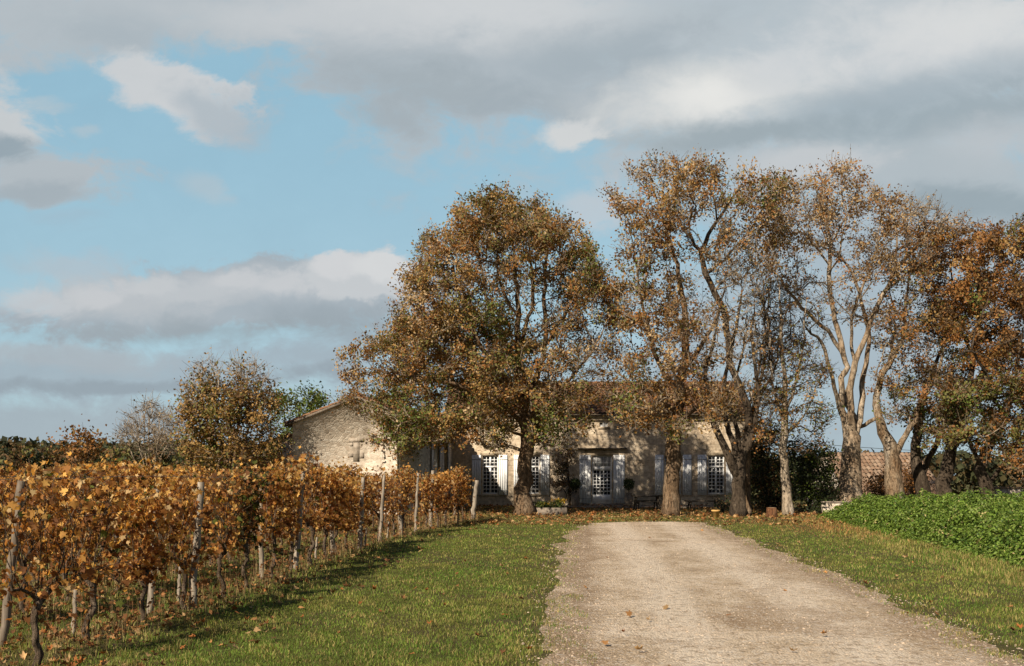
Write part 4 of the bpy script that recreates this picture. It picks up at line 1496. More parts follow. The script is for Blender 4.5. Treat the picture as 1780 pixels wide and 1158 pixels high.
A_C = [(868, 350, 45, 24), (825, 378, 48, 28), (915, 378, 52, 34), (872, 395, 60, 30), (778, 420, 40, 32), (985, 412, 42, 34), (950, 400, 40, 30), (745, 425, 26, 26, .8),
       (830, 430, 45, 26, .8), (905, 430, 50, 26, .7), (1018, 455, 32, 32), (745, 478, 38, 34), (795, 480, 35, 32, .8), (720, 500, 26, 26, .8),
       (860, 480, 55, 40, .38), (925, 480, 50, 45, .30), (985, 470, 40, 36, .6), (1058, 492, 28, 26, .8), (1030, 510, 40, 28, .6), (720, 545, 36, 32), (770, 540, 45, 34),
       (830, 540, 50, 32, .8), (890, 545, 50, 30, .6), (985, 540, 38, 40, .4), (1045, 545, 32, 28, .5), (655, 595, 50, 24, .9), (705, 590, 50, 32), (765, 590, 50, 36), (830, 590, 50, 36), (895, 600, 42, 34, .8),
       (950, 590, 35, 36, .5), (1000, 590, 38, 36, .32), (618, 612, 26, 16, .7), (612, 650, 22, 16, .6), (612, 690, 20, 13, .6), (645, 660, 30, 22, .5), (690, 640, 42, 34), (745, 645, 48, 38), (810, 645, 48, 38), (870, 650, 42, 34), (925, 655, 36, 30, .9), (980, 640, 36, 36, .3), (1030, 620, 30, 36, .3),
       (665, 700, 42, 28), (720, 700, 48, 36), (780, 705, 45, 34), (840, 700, 42, 32), (895, 690, 36, 26, .9), (960, 695, 40, 28, .6), (1010, 690, 32, 28, .5),
       (680, 740, 40, 28), (725, 750, 38, 26), (770, 745, 38, 24), (830, 735, 40, 24), (875, 735, 30, 26), (945, 735, 36, 22, .8), (990, 735, 36, 20, .7), (860, 765, 36, 12, .6), (700, 775, 22, 14, .8), (940, 765, 26, 10, .5), (980, 765, 26, 12, .5)]
make_tree('tree', 'broad domed russet tree with a single brown trunk, leftmost of the big trees', 'tree', 40.8, A_L, A_C, 'big autumn trees before the house', BARK_BROWN, BARK_PALE,
          pal=((RUST, 2.6), (OCHRE, 3.4), (BROWN, 2.6), (OLIVE, 3.0), (TAN, 1.1)), greens=((700, 740, 80), (960, 740, 60), (790, 690, 50), (855, 560, 60), (1020, 460, 40), (900, 620, 40)), depth=3.9, seed=3, leafy=48, leaf=.19, dens=.0030)
B_L = [[(1167, 895, 0, .40), (1167, 850, 0, .37), (1169, 800, 0, .35), (1173, 750, 0, .33), (1181, 690, 0, .28), (1189, 620, 0, .23), (1190, 560, 0, .18), (1184, 490, 0, .13), (1168, 430, 0, .10), (1150, 370, 0, .06), (1130, 315, 0, .025)],
       [(1183, 690, 0, .16), (1150, 640, -.6, .12), (1125, 570, -1, .08), (1110, 490, -1, .05), (1100, 420, -.9, .025)],
       [(1178, 720, 0, .14), (1140, 690, -1.2, .10), (1095, 665, -1.8, .06), (1065, 640, -1.8, .03)],
       [(1190, 640, 0, .15), (1210, 615, -.3, .13), (1229, 584, -.3, .11), (1250, 540, -.2, .07), (1262, 490, -.2, .03)],
       [(1176, 735, 0, .12), (1215, 705, -1.2, .09), (1260, 690, -1.8, .05)],
       [(1168, 430, 0, .06), (1120, 380, -.3, .05), (1085, 345, -.4, .02)]]
B_C = [(1080, 342, 34, 24, .8), (1120, 290, 36, 22, .5), (1150, 320, 38, 30), (1105, 370, 36, 26, .8), (1110, 410, 40, 30, .7), (1150, 385, 36, 34), (1105, 455, 36, 30, .7), (1150, 445, 40, 36), (1095, 500, 32, 26, .6), (1135, 520, 44, 36), (1180, 505, 34, 40, .9),
       (1100, 565, 38, 30), (1150, 580, 46, 34), (1200, 565, 34, 34, .7), (1088, 630, 36, 30, .6), (1130, 640, 46, 34), (1190, 640, 44, 34), (1085, 685, 40, 30), (1130, 690, 46, 28), (1180, 690, 46, 28), (1225, 690, 40, 26), (1100, 725, 40, 24), (1150, 725, 38, 22), (1255, 700, 26, 16, .8), (1190, 745, 30, 16, .7), (1060, 705, 24, 26, .8), (1065, 600, 26, 30, .6), (1075, 545, 26, 26, .5), (1060, 655, 26, 26, .7), (1215, 625, 36, 36, .8), (1225, 530, 34, 36, .5)]
make_tree('tree', 'tall tree with an ivy-stained straight trunk right of the front door and low orange boughs', 'tree', 40.2, B_L, B_C, 'big autumn trees before the house', BARK_BROWN, BARK_PALE,
          pal=((RUST, 4), (OCHRE, 3), (BROWN, 2.4), (TAN, 1.2), (OLIVE, 1.2)), greens=((1085, 690, 46), (1110, 480, 40), (1175, 760, 30), (1130, 640, 30)), depth=3.0, seed=4, leafy=22, leaf=.20)
C_L = [[(1285, 896, 0, .36), (1284, 860, 0, .31), (1284, 825, 0, .28), (1298, 770, 0, .22), (1301, 710, 0, .20), (1286, 670, 0, .19), (1270, 625, 0, .18), (1262, 555, 0, .17), (1243, 510, 0, .15), (1226, 475, 0, .14), (1220, 438, 0, .13), (1233, 406, -.1, .11), (1262, 362, -.2, .07), (1290, 320, -.2, .03)],
       [(1283, 830, 0, .26), (1262, 785, -.2, .22), (1243, 745, -.4, .18), (1232, 700, -.4, .14), (1226, 650, .3, .11), (1240, 590, .6, .07), (1255, 520, .6, .03)],
       [(1288, 815, 0, .18), (1284, 760, .6, .14), (1272, 700, 1.0, .10), (1290, 620, 1.2, .06), (1300, 540, 1.2, .03)],
       [(1220, 438, 0, .10), (1200, 415, .1, .09), (1178, 384, .2, .07), (1172, 330, .3, .045), (1180, 285, .3, .02)],
       [(1246, 385, -.15, .05), (1238, 340, -.6, .04), (1225, 300, -.6, .02)],
       [(1226, 478, 0, .07), (1270, 440, .5, .055), (1310, 390, .8, .04), (1340, 340, .8, .02)],
       [(1300, 720, 0, .10), (1320, 640, .5, .07), (1330, 560, .7, .05), (1325, 480, .7, .025)], [(1284, 822, 0, .2), (1276, 770, .3, .17), (1258, 720, .5, .14), (1262, 650, .7, .11), (1280, 570, .8, .08), (1290, 500, .8, .04)], [(1292, 800, 0, .16), (1312, 740, -.4, .13), (1318, 680, -.5, .10), (1308, 600, -.6, .07), (1312, 530, -.6, .03)]]
C_C = [(1150, 278, 34, 16, .5), (1185, 285, 40, 22, .7), (1215, 315, 42, 28), (1180, 330, 40, 28), (1260, 305, 42, 24), (1305, 310, 40, 24), (1345, 315, 30, 26, .8), (1240, 345, 40, 22, .7), (1295, 345, 40, 28), (1335, 350, 34, 26), (1185, 372, 34, 22, .7), (1290, 385, 40, 26, .8), (1340, 385, 30, 22, .8), (1190, 415, 30, 30, .4), (1270, 415, 40, 24, .6), (1320, 425, 40, 24, .5),
       (1270, 470, 40, 36, .10, 1.8), (1320, 480, 40, 36, .12, 1.8), (1295, 535, 40, 36, .10, 1.8), (1240, 560, 34, 34, .3), (1245, 620, 30, 30, .4), (1290, 600, 40, 40, .12, 1.6), (1320, 660, 30, 36, .25, 1.4), (1265, 680, 34, 32, .4), (1240, 735, 28, 20, .5), (1320, 730, 34, 34, .35), (1220, 285, 30, 16, .7), (1355, 360, 26, 30, .8), (1365, 320, 22, 20, .8), (1250, 440, 46, 26, .5), (1330, 445, 34, 30, .5), (1350, 405, 26, 26, .7), (1225, 675, 30, 22, .9), (1262, 690, 28, 22, .9), (1240, 712, 34, 16, .8), (1285, 705, 24, 20, .7)]
make_tree('tree', 'tall forked tree with a dark lower trunk splitting low, beside the ochre flowerpot', 'tree', 39.6, C_L, C_C, 'big autumn trees before the house', BARK_DARK, BARK_PALE,
          pal=((RUST, 3.4), (OCHRE, 3), (TAN, 2), (BROWN, 2), (OLIVE, 1)), greens=((1330, 340, 26),), depth=3.0, seed=5, leafy=22, leaf=.19)
D2_L = [[(1299, 893, 0, .17), (1299, 820, 0, .15), (1305, 740, .1, .13), (1325, 640, .1, .10), (1335, 560, .1, .06), (1338, 480, 0, .03)], [(1308, 720, .1, .08), (1345, 640, -.4, .06), (1360, 560, -.5, .03)]]
D2_C = [(1340, 520, 30, 40, .12, 1.6), (1360, 580, 36, 40, .2, 1.5), (1325, 610, 30, 36, .15, 1.5), (1340, 680, 36, 36, .4), (1315, 740, 30, 30, .4)]
make_tree('tree', 'thin grey-trunked tree close behind the forked dark trunk, its top bare upright rods', 'tree', 41.6, D2_L, D2_C, 'big autumn trees before the house', BARK_BROWN, BARK_DARK, pal=((BROWN, 4), (OCHRE, 2), (OLIVE, 2)), depth=1.8, seed=6, leafy=32, leaf=.18)
D_L = [[(1371, 896, 0, .25), (1368, 850, 0, .21), (1362, 800, 0, .19), (1364, 740, 0, .17), (1366, 680, 0, .14), (1360, 600, 0, .10), (1356, 520, 0, .05), (1352, 470, 0, .025)],
       [(1365, 720, 0, .10), (1385, 660, .4, .08), (1398, 590, .5, .05), (1402, 520, .5, .025)], [(1366, 740, 0, .09), (1345, 680, -.4, .07), (1340, 610, -.5, .045), (1330, 540, -.5, .02)], [(1364, 760, 0, .07), (1400, 720, .5, .05), (1425, 660, .6, .025)]]
D_C = [(1350, 510, 36, 34, .12, 1.7), (1395, 545, 34, 34, .2, 1.5), (1340, 575, 36, 36, .2, 1.5), (1400, 600, 40, 32, .45), (1365, 630, 40, 34, .35, 1.3), (1415, 650, 34, 30, .6), (1345, 680, 36, 36, .45), (1395, 695, 44, 32, .65), (1420, 725, 32, 32, .7), (1355, 740, 40, 34, .6), (1405, 765, 34, 24, .7), (1325, 760, 28, 26, .5)]
make_tree('tree', 'slender tree with a pale mottled leaning trunk and thin upright twiggy crown', 'tree', 40.2, D_L, D_C, 'big autumn trees before the house', BARK_PALE, BARK_DARK,
          pal=((BROWN, 3), (RUST, 2), (OCHRE, 2.4), (OLIVE, 3)), greens=((1410, 730, 36),), depth=2.3, seed=7, leafy=20, leaf=.18)
E_L = [[(1478, 890, 0, .62), (1478, 850, 0, .56), (1478, 800, 0, .48), (1480, 762, 0, .42), (1468, 730, 0, .24), (1460, 695, 0, .19), (1464, 655, 0, .18), (1474, 640, 0, .16), (1460, 600, 0, .16), (1452, 555, 0, .15), (1442, 500, 0, .14), (1441, 455, 0, .12), (1445, 420, 0, .10), (1434, 385, 0, .07), (1440, 330, 0, .035)],
       [(1482, 765, 0, .26), (1478, 710, -.3, .21), (1480, 660, -.4, .19), (1493, 615, -.5, .17), (1507, 575, -.5, .15), (1525, 533, -.6, .14), (1546, 497, -.6, .12), (1565, 460, -.6, .10), (1595, 424, -.7, .07), (1632, 395, -.7, .03)],
       [(1486, 760, 0, .24), (1496, 715, .4, .19), (1500, 660, .6, .16), (1512, 600, .8, .13), (1500, 530, .9, .10), (1484, 480, .8, .08), (1462, 440, .6, .05), (1470, 380, .6, .03)],
       [(1462, 610, 0, .13), (1441, 577, -.2, .12), (1405, 546, -.4, .11), (1376, 512, -.5, .09), (1357, 484, -.5, .06), (1340, 470, -.5, .03)],
       [(1546, 498, -.6, .08), (1560, 440, -.8, .065), (1558, 390, -.8, .05), (1545, 345, -.8, .025)],
       [(1445, 425, 0, .06), (1470, 380, -.4, .05), (1490, 330, -.5, .025)], [(1441, 460, 0, .06), (1410, 420, .3, .05), (1385, 385, .4, .025)],
       [(1565, 460, -.6, .06), (1605, 455, -.9, .04), (1640, 430, -1.0, .02)], [(1490, 735, .2, .16), (1470, 690, .9, .14), (1486, 640, 1.2, .12), (1478, 580, 1.4, .1), (1490, 520, 1.4, .08), (1520, 450, 1.4, .05), (1530, 390, 1.3, .025)], [(1462, 720, 0, .14), (1446, 660, -.6, .12), (1430, 600, -.9, .10), (1410, 580, -1.1, .07), (1390, 550, -1.1, .04)], [(1580, 445, -.65, .06), (1612, 400, -.3, .045), (1640, 355, 0, .02)]]
E_C = [(1470, 288, 32, 18), (1445, 315, 46, 24), (1495, 318, 36, 24, .9), (1405, 335, 44, 24, .7), (1460, 350, 46, 26), (1515, 350, 34, 28), (1375, 365, 36, 22, .8), (1415, 375, 40, 24), (1470, 390, 44, 26, .9), (1530, 385, 38, 28), (1560, 355, 26, 26, .8), (1375, 405, 40, 22), (1420, 425, 40, 24, .8), (1390, 445, 40, 20, .6), (1470, 430, 44, 26, .6), (1520, 430, 42, 30, .9),
       (1575, 400, 36, 30, .9), (1380, 485, 34, 26, .25, 1.4), (1420, 500, 36, 30, .18, 1.4), (1490, 480, 40, 36, .5), (1540, 470, 36, 30, .7), (1615, 365, 44, 26, .12, 1.8), (1650, 385, 36, 24, .2, 1.6), (1600, 440, 36, 26, .7), (1480, 540, 36, 36, .3), (1420, 560, 30, 24, .15), (1530, 540, 30, 30, .4), (1350, 350, 26, 24, .8), (1350, 430, 28, 26, .7), (1555, 385, 34, 30, .9), (1585, 360, 30, 20, .5), (1600, 405, 36, 26, .8), (1550, 440, 36, 26, .8), (1640, 405, 34, 22, .6)]
make_tree('tree', 'tall pale many-limbed tree with a pale trunk at the left end of the green hedge', 'tree', 43.5, E_L, E_C, 'big autumn trees before the house', BARK_TAN, BARK_PALE,
          pal=((RUST, 3.6), (TAN, 3), (OCHRE, 2.2), (BROWN, 1.6)), depth=3.0, seed=8, leafy=20, leaf=.19)
F_L = [[(1556, 890, 0, .50), (1554, 840, 0, .44), (1550, 790, 0, .36), (1536, 750, 0, .27), (1525, 718, 0, .23), (1524, 690, 0, .21), (1535, 648, 0, .19), (1556, 615, 0, .16), (1570, 585, 0, .13), (1572, 545, 0, .10), (1580, 490, 0, .06), (1590, 440, 0, .03)],
       [(1530, 722, 0, .13), (1512, 735, .1, .12), (1494, 742, .2, .12), (1484, 748, .2, .11)],
       [(1545, 640, 0, .12), (1552, 585, .6, .10), (1556, 545, .8, .07), (1545, 500, .9, .03)],
       [(1553, 800, 0, .22), (1575, 755, -.3, .18), (1590, 730, -.4, .15), (1600, 700, -.4, .13), (1625, 660, -.5, .11), (1640, 610, -.5, .07), (1650, 560, -.4, .03)]]
F_C = [(1570, 520, 40, 30, .7), (1530, 560, 36, 34, .5), (1590, 480, 44, 32), (1620, 450, 40, 30), (1585, 560, 40, 34, .8), (1550, 610, 36, 32, .5), (1610, 600, 44, 36, .9), (1535, 665, 30, 30, .5), (1580, 660, 40, 32, .8), (1545, 710, 26, 24, .4), (1625, 540, 40, 34), (1630, 650, 36, 30, .8)]
make_tree('tree', 'pale-limbed tree leaning apart from a dark foot just right of the tall pale many-limbed tree', 'tree', 44.0, F_L, F_C, 'big autumn trees before the house', BARK_RUST, BARK_PALE, pal=((RUST, 3), (OCHRE, 2), (BROWN, 3), (OLIVE, 1.4)), greens=((1560, 700, 40),), depth=2.4, seed=9, leafy=24, leaf=.19)
G_L = [[(1607, 892, 0, .44), (1602, 840, 0, .36), (1592, 790, 0, .27), (1596, 740, 0, .22), (1606, 690, 0, .18), (1622, 640, 0, .13), (1640, 590, 0, .07), (1650, 530, 0, .03)], [(1600, 830, 0, .22), (1628, 770, .2, .17), (1650, 720, .3, .12), (1665, 660, .3, .05)]]
G_C = [(1640, 560, 40, 36), (1665, 520, 40, 34), (1610, 660, 36, 30, .8), (1650, 640, 40, 34), (1590, 720, 30, 26, .6), (1630, 720, 40, 28), (1620, 765, 34, 20, .7), (1660, 690, 38, 30)]
make_tree('tree', 'shaded dark V-forked tree behind the middle of the hedge', 'tree', 46.0, G_L, G_C, 'big autumn trees before the house', BARK_DARK, BARK_BROWN, pal=((BROWN, 4), (RUST, 2), (OLIVE, 3)), greens=((1630, 720, 60),), depth=2.6, seed=10, leafy=38, leaf=.21)
H_L = [[(1638, 890, 0, .42), (1642, 840, 0, .36), (1652, 790, 0, .31), (1664, 745, 0, .27), (1682, 690, 0, .21), (1690, 630, 0, .17), (1700, 560, 0, .12), (1700, 490, 0, .08), (1705, 420, 0, .03)], [(1685, 680, 0, .14), (1725, 620, .6, .10), (1755, 550, .8, .06), (1765, 460, .8, .03)], [(1692, 620, 0, .12), (1665, 560, -.5, .09), (1655, 490, -.6, .05), (1650, 430, -.6, .02)], [(1680, 690, 0, .1), (1740, 690, -.6, .08), (1800, 640, -.8, .04)]]
H_C = [(1640, 408, 34, 24, .9), (1690, 415, 40, 26), (1735, 405, 40, 24), (1768, 388, 26, 16, .8), (1655, 450, 44, 30), (1705, 460, 48, 34), (1755, 450, 44, 34), (1800, 430, 34, 40), (1640, 500, 44, 32), (1690, 510, 46, 34), (1745, 510, 48, 36), (1795, 510, 36, 40), (1665, 560, 48, 34), (1725, 565, 48, 34), (1780, 575, 40, 36), (1700, 615, 48, 30, .8), (1755, 625, 44, 30, .8), (1810, 630, 40, 40)]
make_tree('tree', 'dense orange-crowned tree on dark leaning trunk at the right edge', 'tree', 44.5, H_L, H_C, 'big autumn trees before the house', BARK_DARK, BARK_BROWN,
          pal=((RUST, 5), (OCHRE, 2.2), (BROWN, 2.6), (OLIVE, .6)), greens=((1765, 392, 24), (1700, 520, 20)), depth=3.4, seed=11, leafy=46, leaf=.20, dens=.0026)
I_L = [[(1722, 892, 0, .40), (1716, 850, 0, .33), (1704, 815, 0, .28), (1722, 770, 0, .24), (1745, 730, 0, .2), (1760, 680, 0, .14), (1770, 620, 0, .07), (1778, 570, 0, .03)],
       [(1716, 845, 0, .16), (1740, 812, -.2, .13), (1765, 775, -.3, .10), (1800, 745, -.4, .06)], [(1708, 822, 0, .15), (1690, 780, -.4, .11), (1668, 740, -.5, .08), (1650, 700, -.5, .03)],
       [(1745, 735, 0, .10), (1715, 655, -2.2, .08), (1690, 612, -3.0, .06), (1672, 614, -3.2, .05), (1656, 616, -3.3, .03)],
       [(1693, 614, -3.0, .05), (1712, 600, -3.2, .04), (1745, 598, -3.4, .03), (1782, 575, -3.4, .012)], [(1690, 612, -3.0, .045), (1696, 570, -3.1, .035), (1715, 535, -3.2, .025), (1720, 500, -3.2, .010)],
       [(1697, 612, -3.1, .03), (1740, 640, -3.4, .025), (1745, 650, -3.4, .02), (1756, 680, -3.5, .01)], [(1690, 660, -2.0, .05), (1660, 655, -3.0, .035), (1600, 640, -3.2, .015)], [(1660, 656, -3.0, .03), (1690, 690, -3.2, .02), (1700, 740, -3.2, .01)]]
I_C = [(1640, 690, 40, 30, .8), (1690, 680, 46, 30, .9), (1745, 680, 46, 34), (1795, 680, 34, 40), (1650, 740, 40, 28, .9), (1700, 735, 46, 30), (1750, 740, 44, 32), (1795, 745, 34, 40), (1725, 785, 36, 20, .7), (1775, 795, 34, 26, .9), (1800, 825, 26, 26, .8)]
make_tree('tree', 'low-boughed green-brown tree with bare broken pale branches at the far right above the hedge', 'tree', 42.8, I_L, I_C, 'big autumn trees before the house', BARK_DARK, BARK_PALE,
          pal=((OLIVE, 2.6), (BROWN, 3.6), (RUST, 2.4), (DARK, 1)), greens=((1690, 700, 50), (1740, 690, 40)), depth=3.0, seed=12, leafy=46, leaf=.21, dens=.0026)

# ------------------------------------------------------------------ bushes and small trees left and right
def stems(px, pyb, tops, r):
    return [[(px, pyb, 0, r), (px + (tops[0][0] - px) * .25, pyb + (tops[0][1] - pyb) * .5, 0, r * .7), (*tops[0], 0, r * .3)]] + \
           [[(px, pyb - 8, 0, r * .8), (px + (tx - px) * .35, pyb + (ty - pyb) * .45, .2 * (-1) ** i, r * .6), (tx, ty, .5 * (-1) ** i, r * .25)] for i, (tx, ty) in enumerate(tops[1:])]


make_tree('bush', 'large rounded olive-brown bush with bare twigs on top, left of the barn gable', 'bush', 39.4, stems(398, 897, [(400, 690), (350, 700), (450, 690), (370, 660), (425, 660)], .10),
          [(392, 640, 36, 20, .02, 2.2), (345, 662, 32, 20, .05, 2.0), (435, 650, 34, 22, .04, 2.0), (390, 672, 50, 22, .35, 1.4), (350, 695, 32, 24, .7), (430, 690, 40, 28, .9), (388, 705, 46, 28), (450, 715, 26, 26), (335, 730, 26, 30), (380, 745, 46, 32), (435, 740, 44, 32), (462, 748, 24, 28), (345, 775, 34, 28), (400, 785, 46, 28), (455, 785, 40, 28), (360, 815, 40, 22), (430, 820, 46, 22), (325, 700, 20, 20, .3, 1.5), (330, 760, 26, 28), (452, 690, 22, 22, .7), (420, 640, 30, 18, .02, 2.2), (360, 640, 26, 16, .02, 2.2), (450, 665, 26, 18, .1, 2)],
          pal=((OLIVE, 2.6), (OCHRE, 3.2), (BROWN, 2.6), (GREEN, .3)), bark=BARK_BROWN, twig_bark=BARK_PALE, depth=1.5, seed=21, leafy=80, leaf=.12, dens=.0046, spread=.2)
make_tree('small_tree', 'bright green leafy small tree showing above the barn roof', 'tree', 57.0, stems(520, 880, [(520, 700), (490, 705), (550, 700)], .12),
          [(495, 700, 30, 22), (475, 708, 22, 22), (520, 696, 20, 14), (545, 695, 26, 18), (545, 700, 26, 18), (520, 715, 36, 22), (560, 695, 12, 12, .8), (500, 740, 40, 24), (550, 725, 26, 20), (484, 690, 12, 12, .8)],
          pal=((GREEN, 5), (OLIVE, 2.5), (DARK, 1)), bark=BARK_DARK, depth=2.2, seed=22, leafy=60, leaf=.17, dens=.0032, leafmat=GLEAF)
make_tree('bare_shrub', 'leafless grey shrub of upright whips standing above the vines at the left', 'shrub', 46.0, stems(258, 880, [(262, 700), (235, 730), (285, 730), (248, 715), (300, 745), (216, 750)], .05),
          [(262, 712, 16, 20, .05, 2.5), (240, 735, 26, 24, .04, 2.4), (285, 738, 26, 26, .04, 2.4), (222, 760, 22, 22, .05, 2.2), (300, 765, 20, 26, .05, 2.2), (260, 770, 36, 26, .1, 2)],
          pal=((BROWN, 2), (TAN, 1)), bark=BARK_PALE, depth=1.6, seed=23, leafy=14, leaf=.12, dens=.0090, twigs=6, tipr=.012)
make_tree('bush', 'rust-brown bush poking above the vines at the left', 'bush', 45.0, stems(140, 885, [(140, 760), (120, 780), (160, 775)], .06),
          [(140, 768, 16, 14, .8), (125, 785, 22, 16), (158, 785, 20, 18), (140, 800, 34, 16), (128, 756, 10, 8, .4)], pal=((RUST, 3), (BROWN, 3), (OCHRE, 1)), bark=BARK_DARK, depth=1.4, seed=24, leafy=45, leaf=.14, dens=.0045)
TH = [('bush', 30, 786, 34, 'low dark green bush at the far left above the vine tops'), ('bush', 80, 790, 36, 'second dark bush from the left, behind the golden vines'), ('bush', 118, 780, 34, 'brown-green bush left of the rust-brown bush'),
      ('bush', 188, 776, 30, 'dark brown bush right of the rust-brown bush'), ('bush', 224, 780, 32, 'dull olive bush just left of the leafless grey shrub'), ('bush', 292, 776, 34, 'dusky olive bush behind the leafless grey shrub'), ('bush', 330, 790, 34, 'small dull bush in front of the large olive-brown bush')]
for i, (nm, px, py, w_, lab) in enumerate(TH):
    d_ = 60 + 3 * (i % 3)
    make_tree(nm, lab, 'bush', d_, stems(px, 872, [(px, py + 10), (px - 15, py + 20), (px + 15, py + 18)], .08), [(px, py, w_ * .6, 12), (px - 14, py + 16, w_ * .7, 14), (px + 14, py + 16, w_ * .7, 14), (px, py + 32, w_, 16), (px, py + 56, w_ * .9, 16)],
              'bushes behind the vineyard', pal=((BROWN, 2.5), (OLIVE, 2.4), (DARK, 3)), bark=BARK_DARK, depth=2.2, seed=40 + i, leafy=42, leaf=.24, dens=.0040)
make_tree('evergreen_shrub', 'very dark rounded evergreen shrub right of the slender pale tree', 'shrub', 43.2, stems(1408, 890, [(1408, 800), (1385, 820), (1430, 820)], .08),
          [(1400, 785, 30, 20), (1425, 800, 22, 22), (1390, 820, 30, 28), (1420, 835, 28, 28), (1400, 860, 34, 26), (1428, 868, 20, 20), (1400, 885, 36, 10)], pal=((DARK, 6), (GREEN, 1)), bark=BARK_DARK, depth=1.6, seed=51, leafy=80, leaf=.12, dens=.0050, spread=.2, leafmat=GLEAF)
make_tree('evergreen_shrub', 'dark brown-green overgrown shrub at the right end of the house', 'shrub', 45.0, stems(1335, 888, [(1335, 780), (1315, 800), (1355, 800)], .08),
          [(1330, 770, 30, 22), (1350, 795, 26, 26), (1318, 800, 26, 28), (1340, 830, 36, 28), (1320, 855, 30, 24), (1352, 862, 30, 24), (1335, 882, 38, 10)], pal=((DARK, 4), (BROWN, 2), (OLIVE, .8)), bark=BARK_DARK, depth=1.6, seed=52, leafy=75, leaf=.13, dens=.0048, spread=.2, leafmat=GLEAF)
make_tree('climbing_shrub', 'brown-leaved climbing shrub trained on the wall left of the front door', 'climbing plant', 51.2, stems(990, 882, [(985, 790), (970, 830), (1000, 825)], .05),
          [(985, 788, 12, 12, .9), (978, 812, 16, 16), (992, 815, 12, 14), (975, 842, 18, 14, .9), (992, 845, 14, 14, .8), (985, 868, 16, 10, .5)], pal=((BROWN, 4), (DARK, 2.4), (OCHRE, 1.2)), bark=BARK_DARK, depth=.35, seed=53, leafy=60, leaf=.10, dens=.008, spread=.1, tipr=.007)
make_tree('bush', 'small dark bush at the foot of the forked dark tree', 'bush', 43.0, stems(1258, 891, [(1258, 868), (1250, 872), (1268, 872)], .03),
          [(1258, 872, 10, 8), (1262, 882, 12, 8)], pal=((DARK, 3), (BROWN, 2)), bark=BARK_DARK, depth=.4, seed=54, leafy=60, leaf=.08, dens=.02, spread=.1, tipr=.007)
make_tree('bush', 'grey-brown bush between the dark evergreen and the tall pale trunk', 'bush', 50.0, stems(1445, 884, [(1445, 835), (1430, 845), (1460, 840)], .05),
          [(1445, 838, 20, 14), (1432, 855, 18, 14), (1458, 855, 18, 14), (1445, 872, 24, 12)], pal=((BROWN, 3), (TAN, 2), (OLIVE, 1)), bark=BARK_BROWN, depth=1.0, seed=55, leafy=45, leaf=.13, dens=.006)
for i, (px, lab) in enumerate(((1530, 'left rust-red bush behind the hedge, between two trunks'), (1588, 'right rust-red bush behind the hedge, beside the dark trunks'))):
    make_tree('bush', lab, 'bush', 53.0, stems(px, 895, [(px, 825), (px - 18, 835), (px + 18, 832)], .05),
              [(px, 830, 26, 12), (px - 14, 845, 24, 14), (px + 14, 845, 24, 14), (px, 865, 34, 14)], 'rust-red bushes before the low barn', pal=((RUST, 4), (BROWN, 3)), bark=BARK_DARK, depth=1.2, seed=56 + i, leafy=50, leaf=.13, dens=.006)

# ------------------------------------------------------------------ green hedge on the right
rng = np.random.default_rng(81)


def hedge_z(x, d):
    f_ = hedge_front(d)
    t = np.clip((x - f_) / 1.25, 0, 1)
    e = np.clip((38.6 - d) / 4.5, 0, 1)
    n_ = vnoise(np.stack([x, d], -1).reshape(-1, 2), .33, 82).reshape(np.shape(x)) * .16 + vnoise(np.stack([x, d], -1).reshape(-1, 2), 1.0, 83).reshape(np.shape(x)) * .27
    return (.68 + n_) * np.sqrt(np.clip(t * (2 - t), 0, 1)) * np.sqrt(np.clip(e * (2 - e), 0, 1))


hd = empty('hedge', (11, 28, 0), 'broad bank of bright green leafy hedge along the right of the track', 'hedge')
hb = MB()
n = 11500
dd = 11 * (38.5 / 11) ** rng.uniform(0, 1, n)
t = rng.uniform(0, 1, n) ** 1.5 * 9
xx = hedge_front(dd) + t - .12
k = (xx < dd * .62)
xx, dd = xx[k], dd[k]
zz = hedge_z(xx, dd) * rng.uniform(.45, 1.14, len(xx)) + .05
tipn = 26
cen_ = np.repeat(np.stack([xx, dd, zz], 1), tipn, 0)
n = len(cen_)
rad_ = np.repeat(rng.uniform(.08, .26, len(xx)), tipn)
off = rng.normal(size=(n, 3)); off /= np.linalg.norm(off, axis=1, keepdims=True)
off[:, 2] = np.abs(off[:, 2]) * .8 - .25
pos = cen_ + off * (rad_ * rng.uniform(.5, 1.05, n))[:, None]
pos[:, 2] = np.clip(pos[:, 2], .02, 2)
nb = off + rng.normal(0, .35, (n, 3)); nb[:, 2] += .55
nb /= np.linalg.norm(nb, axis=1, keepdims=True)
ax = off + rng.normal(0, .5, (n, 3)); ax[:, 2] -= .5
ax -= (ax * nb).sum(1, keepdims=True) * nb; ax /= np.linalg.norm(ax, axis=1, keepdims=True)
c1 = np.array([.14, .215, .03]); c2 = np.array([.195, .26, .055]); c3 = np.array([.065, .12, .018]); c4 = np.array([.46, .38, .16])
pick = np.where(rng.uniform(size=n) < .5, np.repeat(rng.choice(4, size=len(xx), p=(.46, .28, .235, .025)), tipn), rng.choice(4, size=n, p=(.46, .28, .235, .025)))
col = np.stack([c1, c2, c3, c4])[pick] * rng.uniform(.75, 1.25, (n, 1))
dn = cen_[:, 1]
kites(hb, pos - np.array([[11, 28, 0]]), rng.uniform(.042, .082, n) * (1 + (dn - 18) * .010), np.clip(col, 0, 1), rng, .7, fold=.3, frame=(ax, np.cross(nb, ax), nb))
hb.build('leaves', GLEAF, hd)
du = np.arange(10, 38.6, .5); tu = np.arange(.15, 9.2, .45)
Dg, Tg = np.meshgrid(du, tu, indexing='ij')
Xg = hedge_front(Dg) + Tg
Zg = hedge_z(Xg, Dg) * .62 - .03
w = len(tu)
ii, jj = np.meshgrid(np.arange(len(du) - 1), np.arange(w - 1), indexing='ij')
q = (ii * w + jj).ravel()
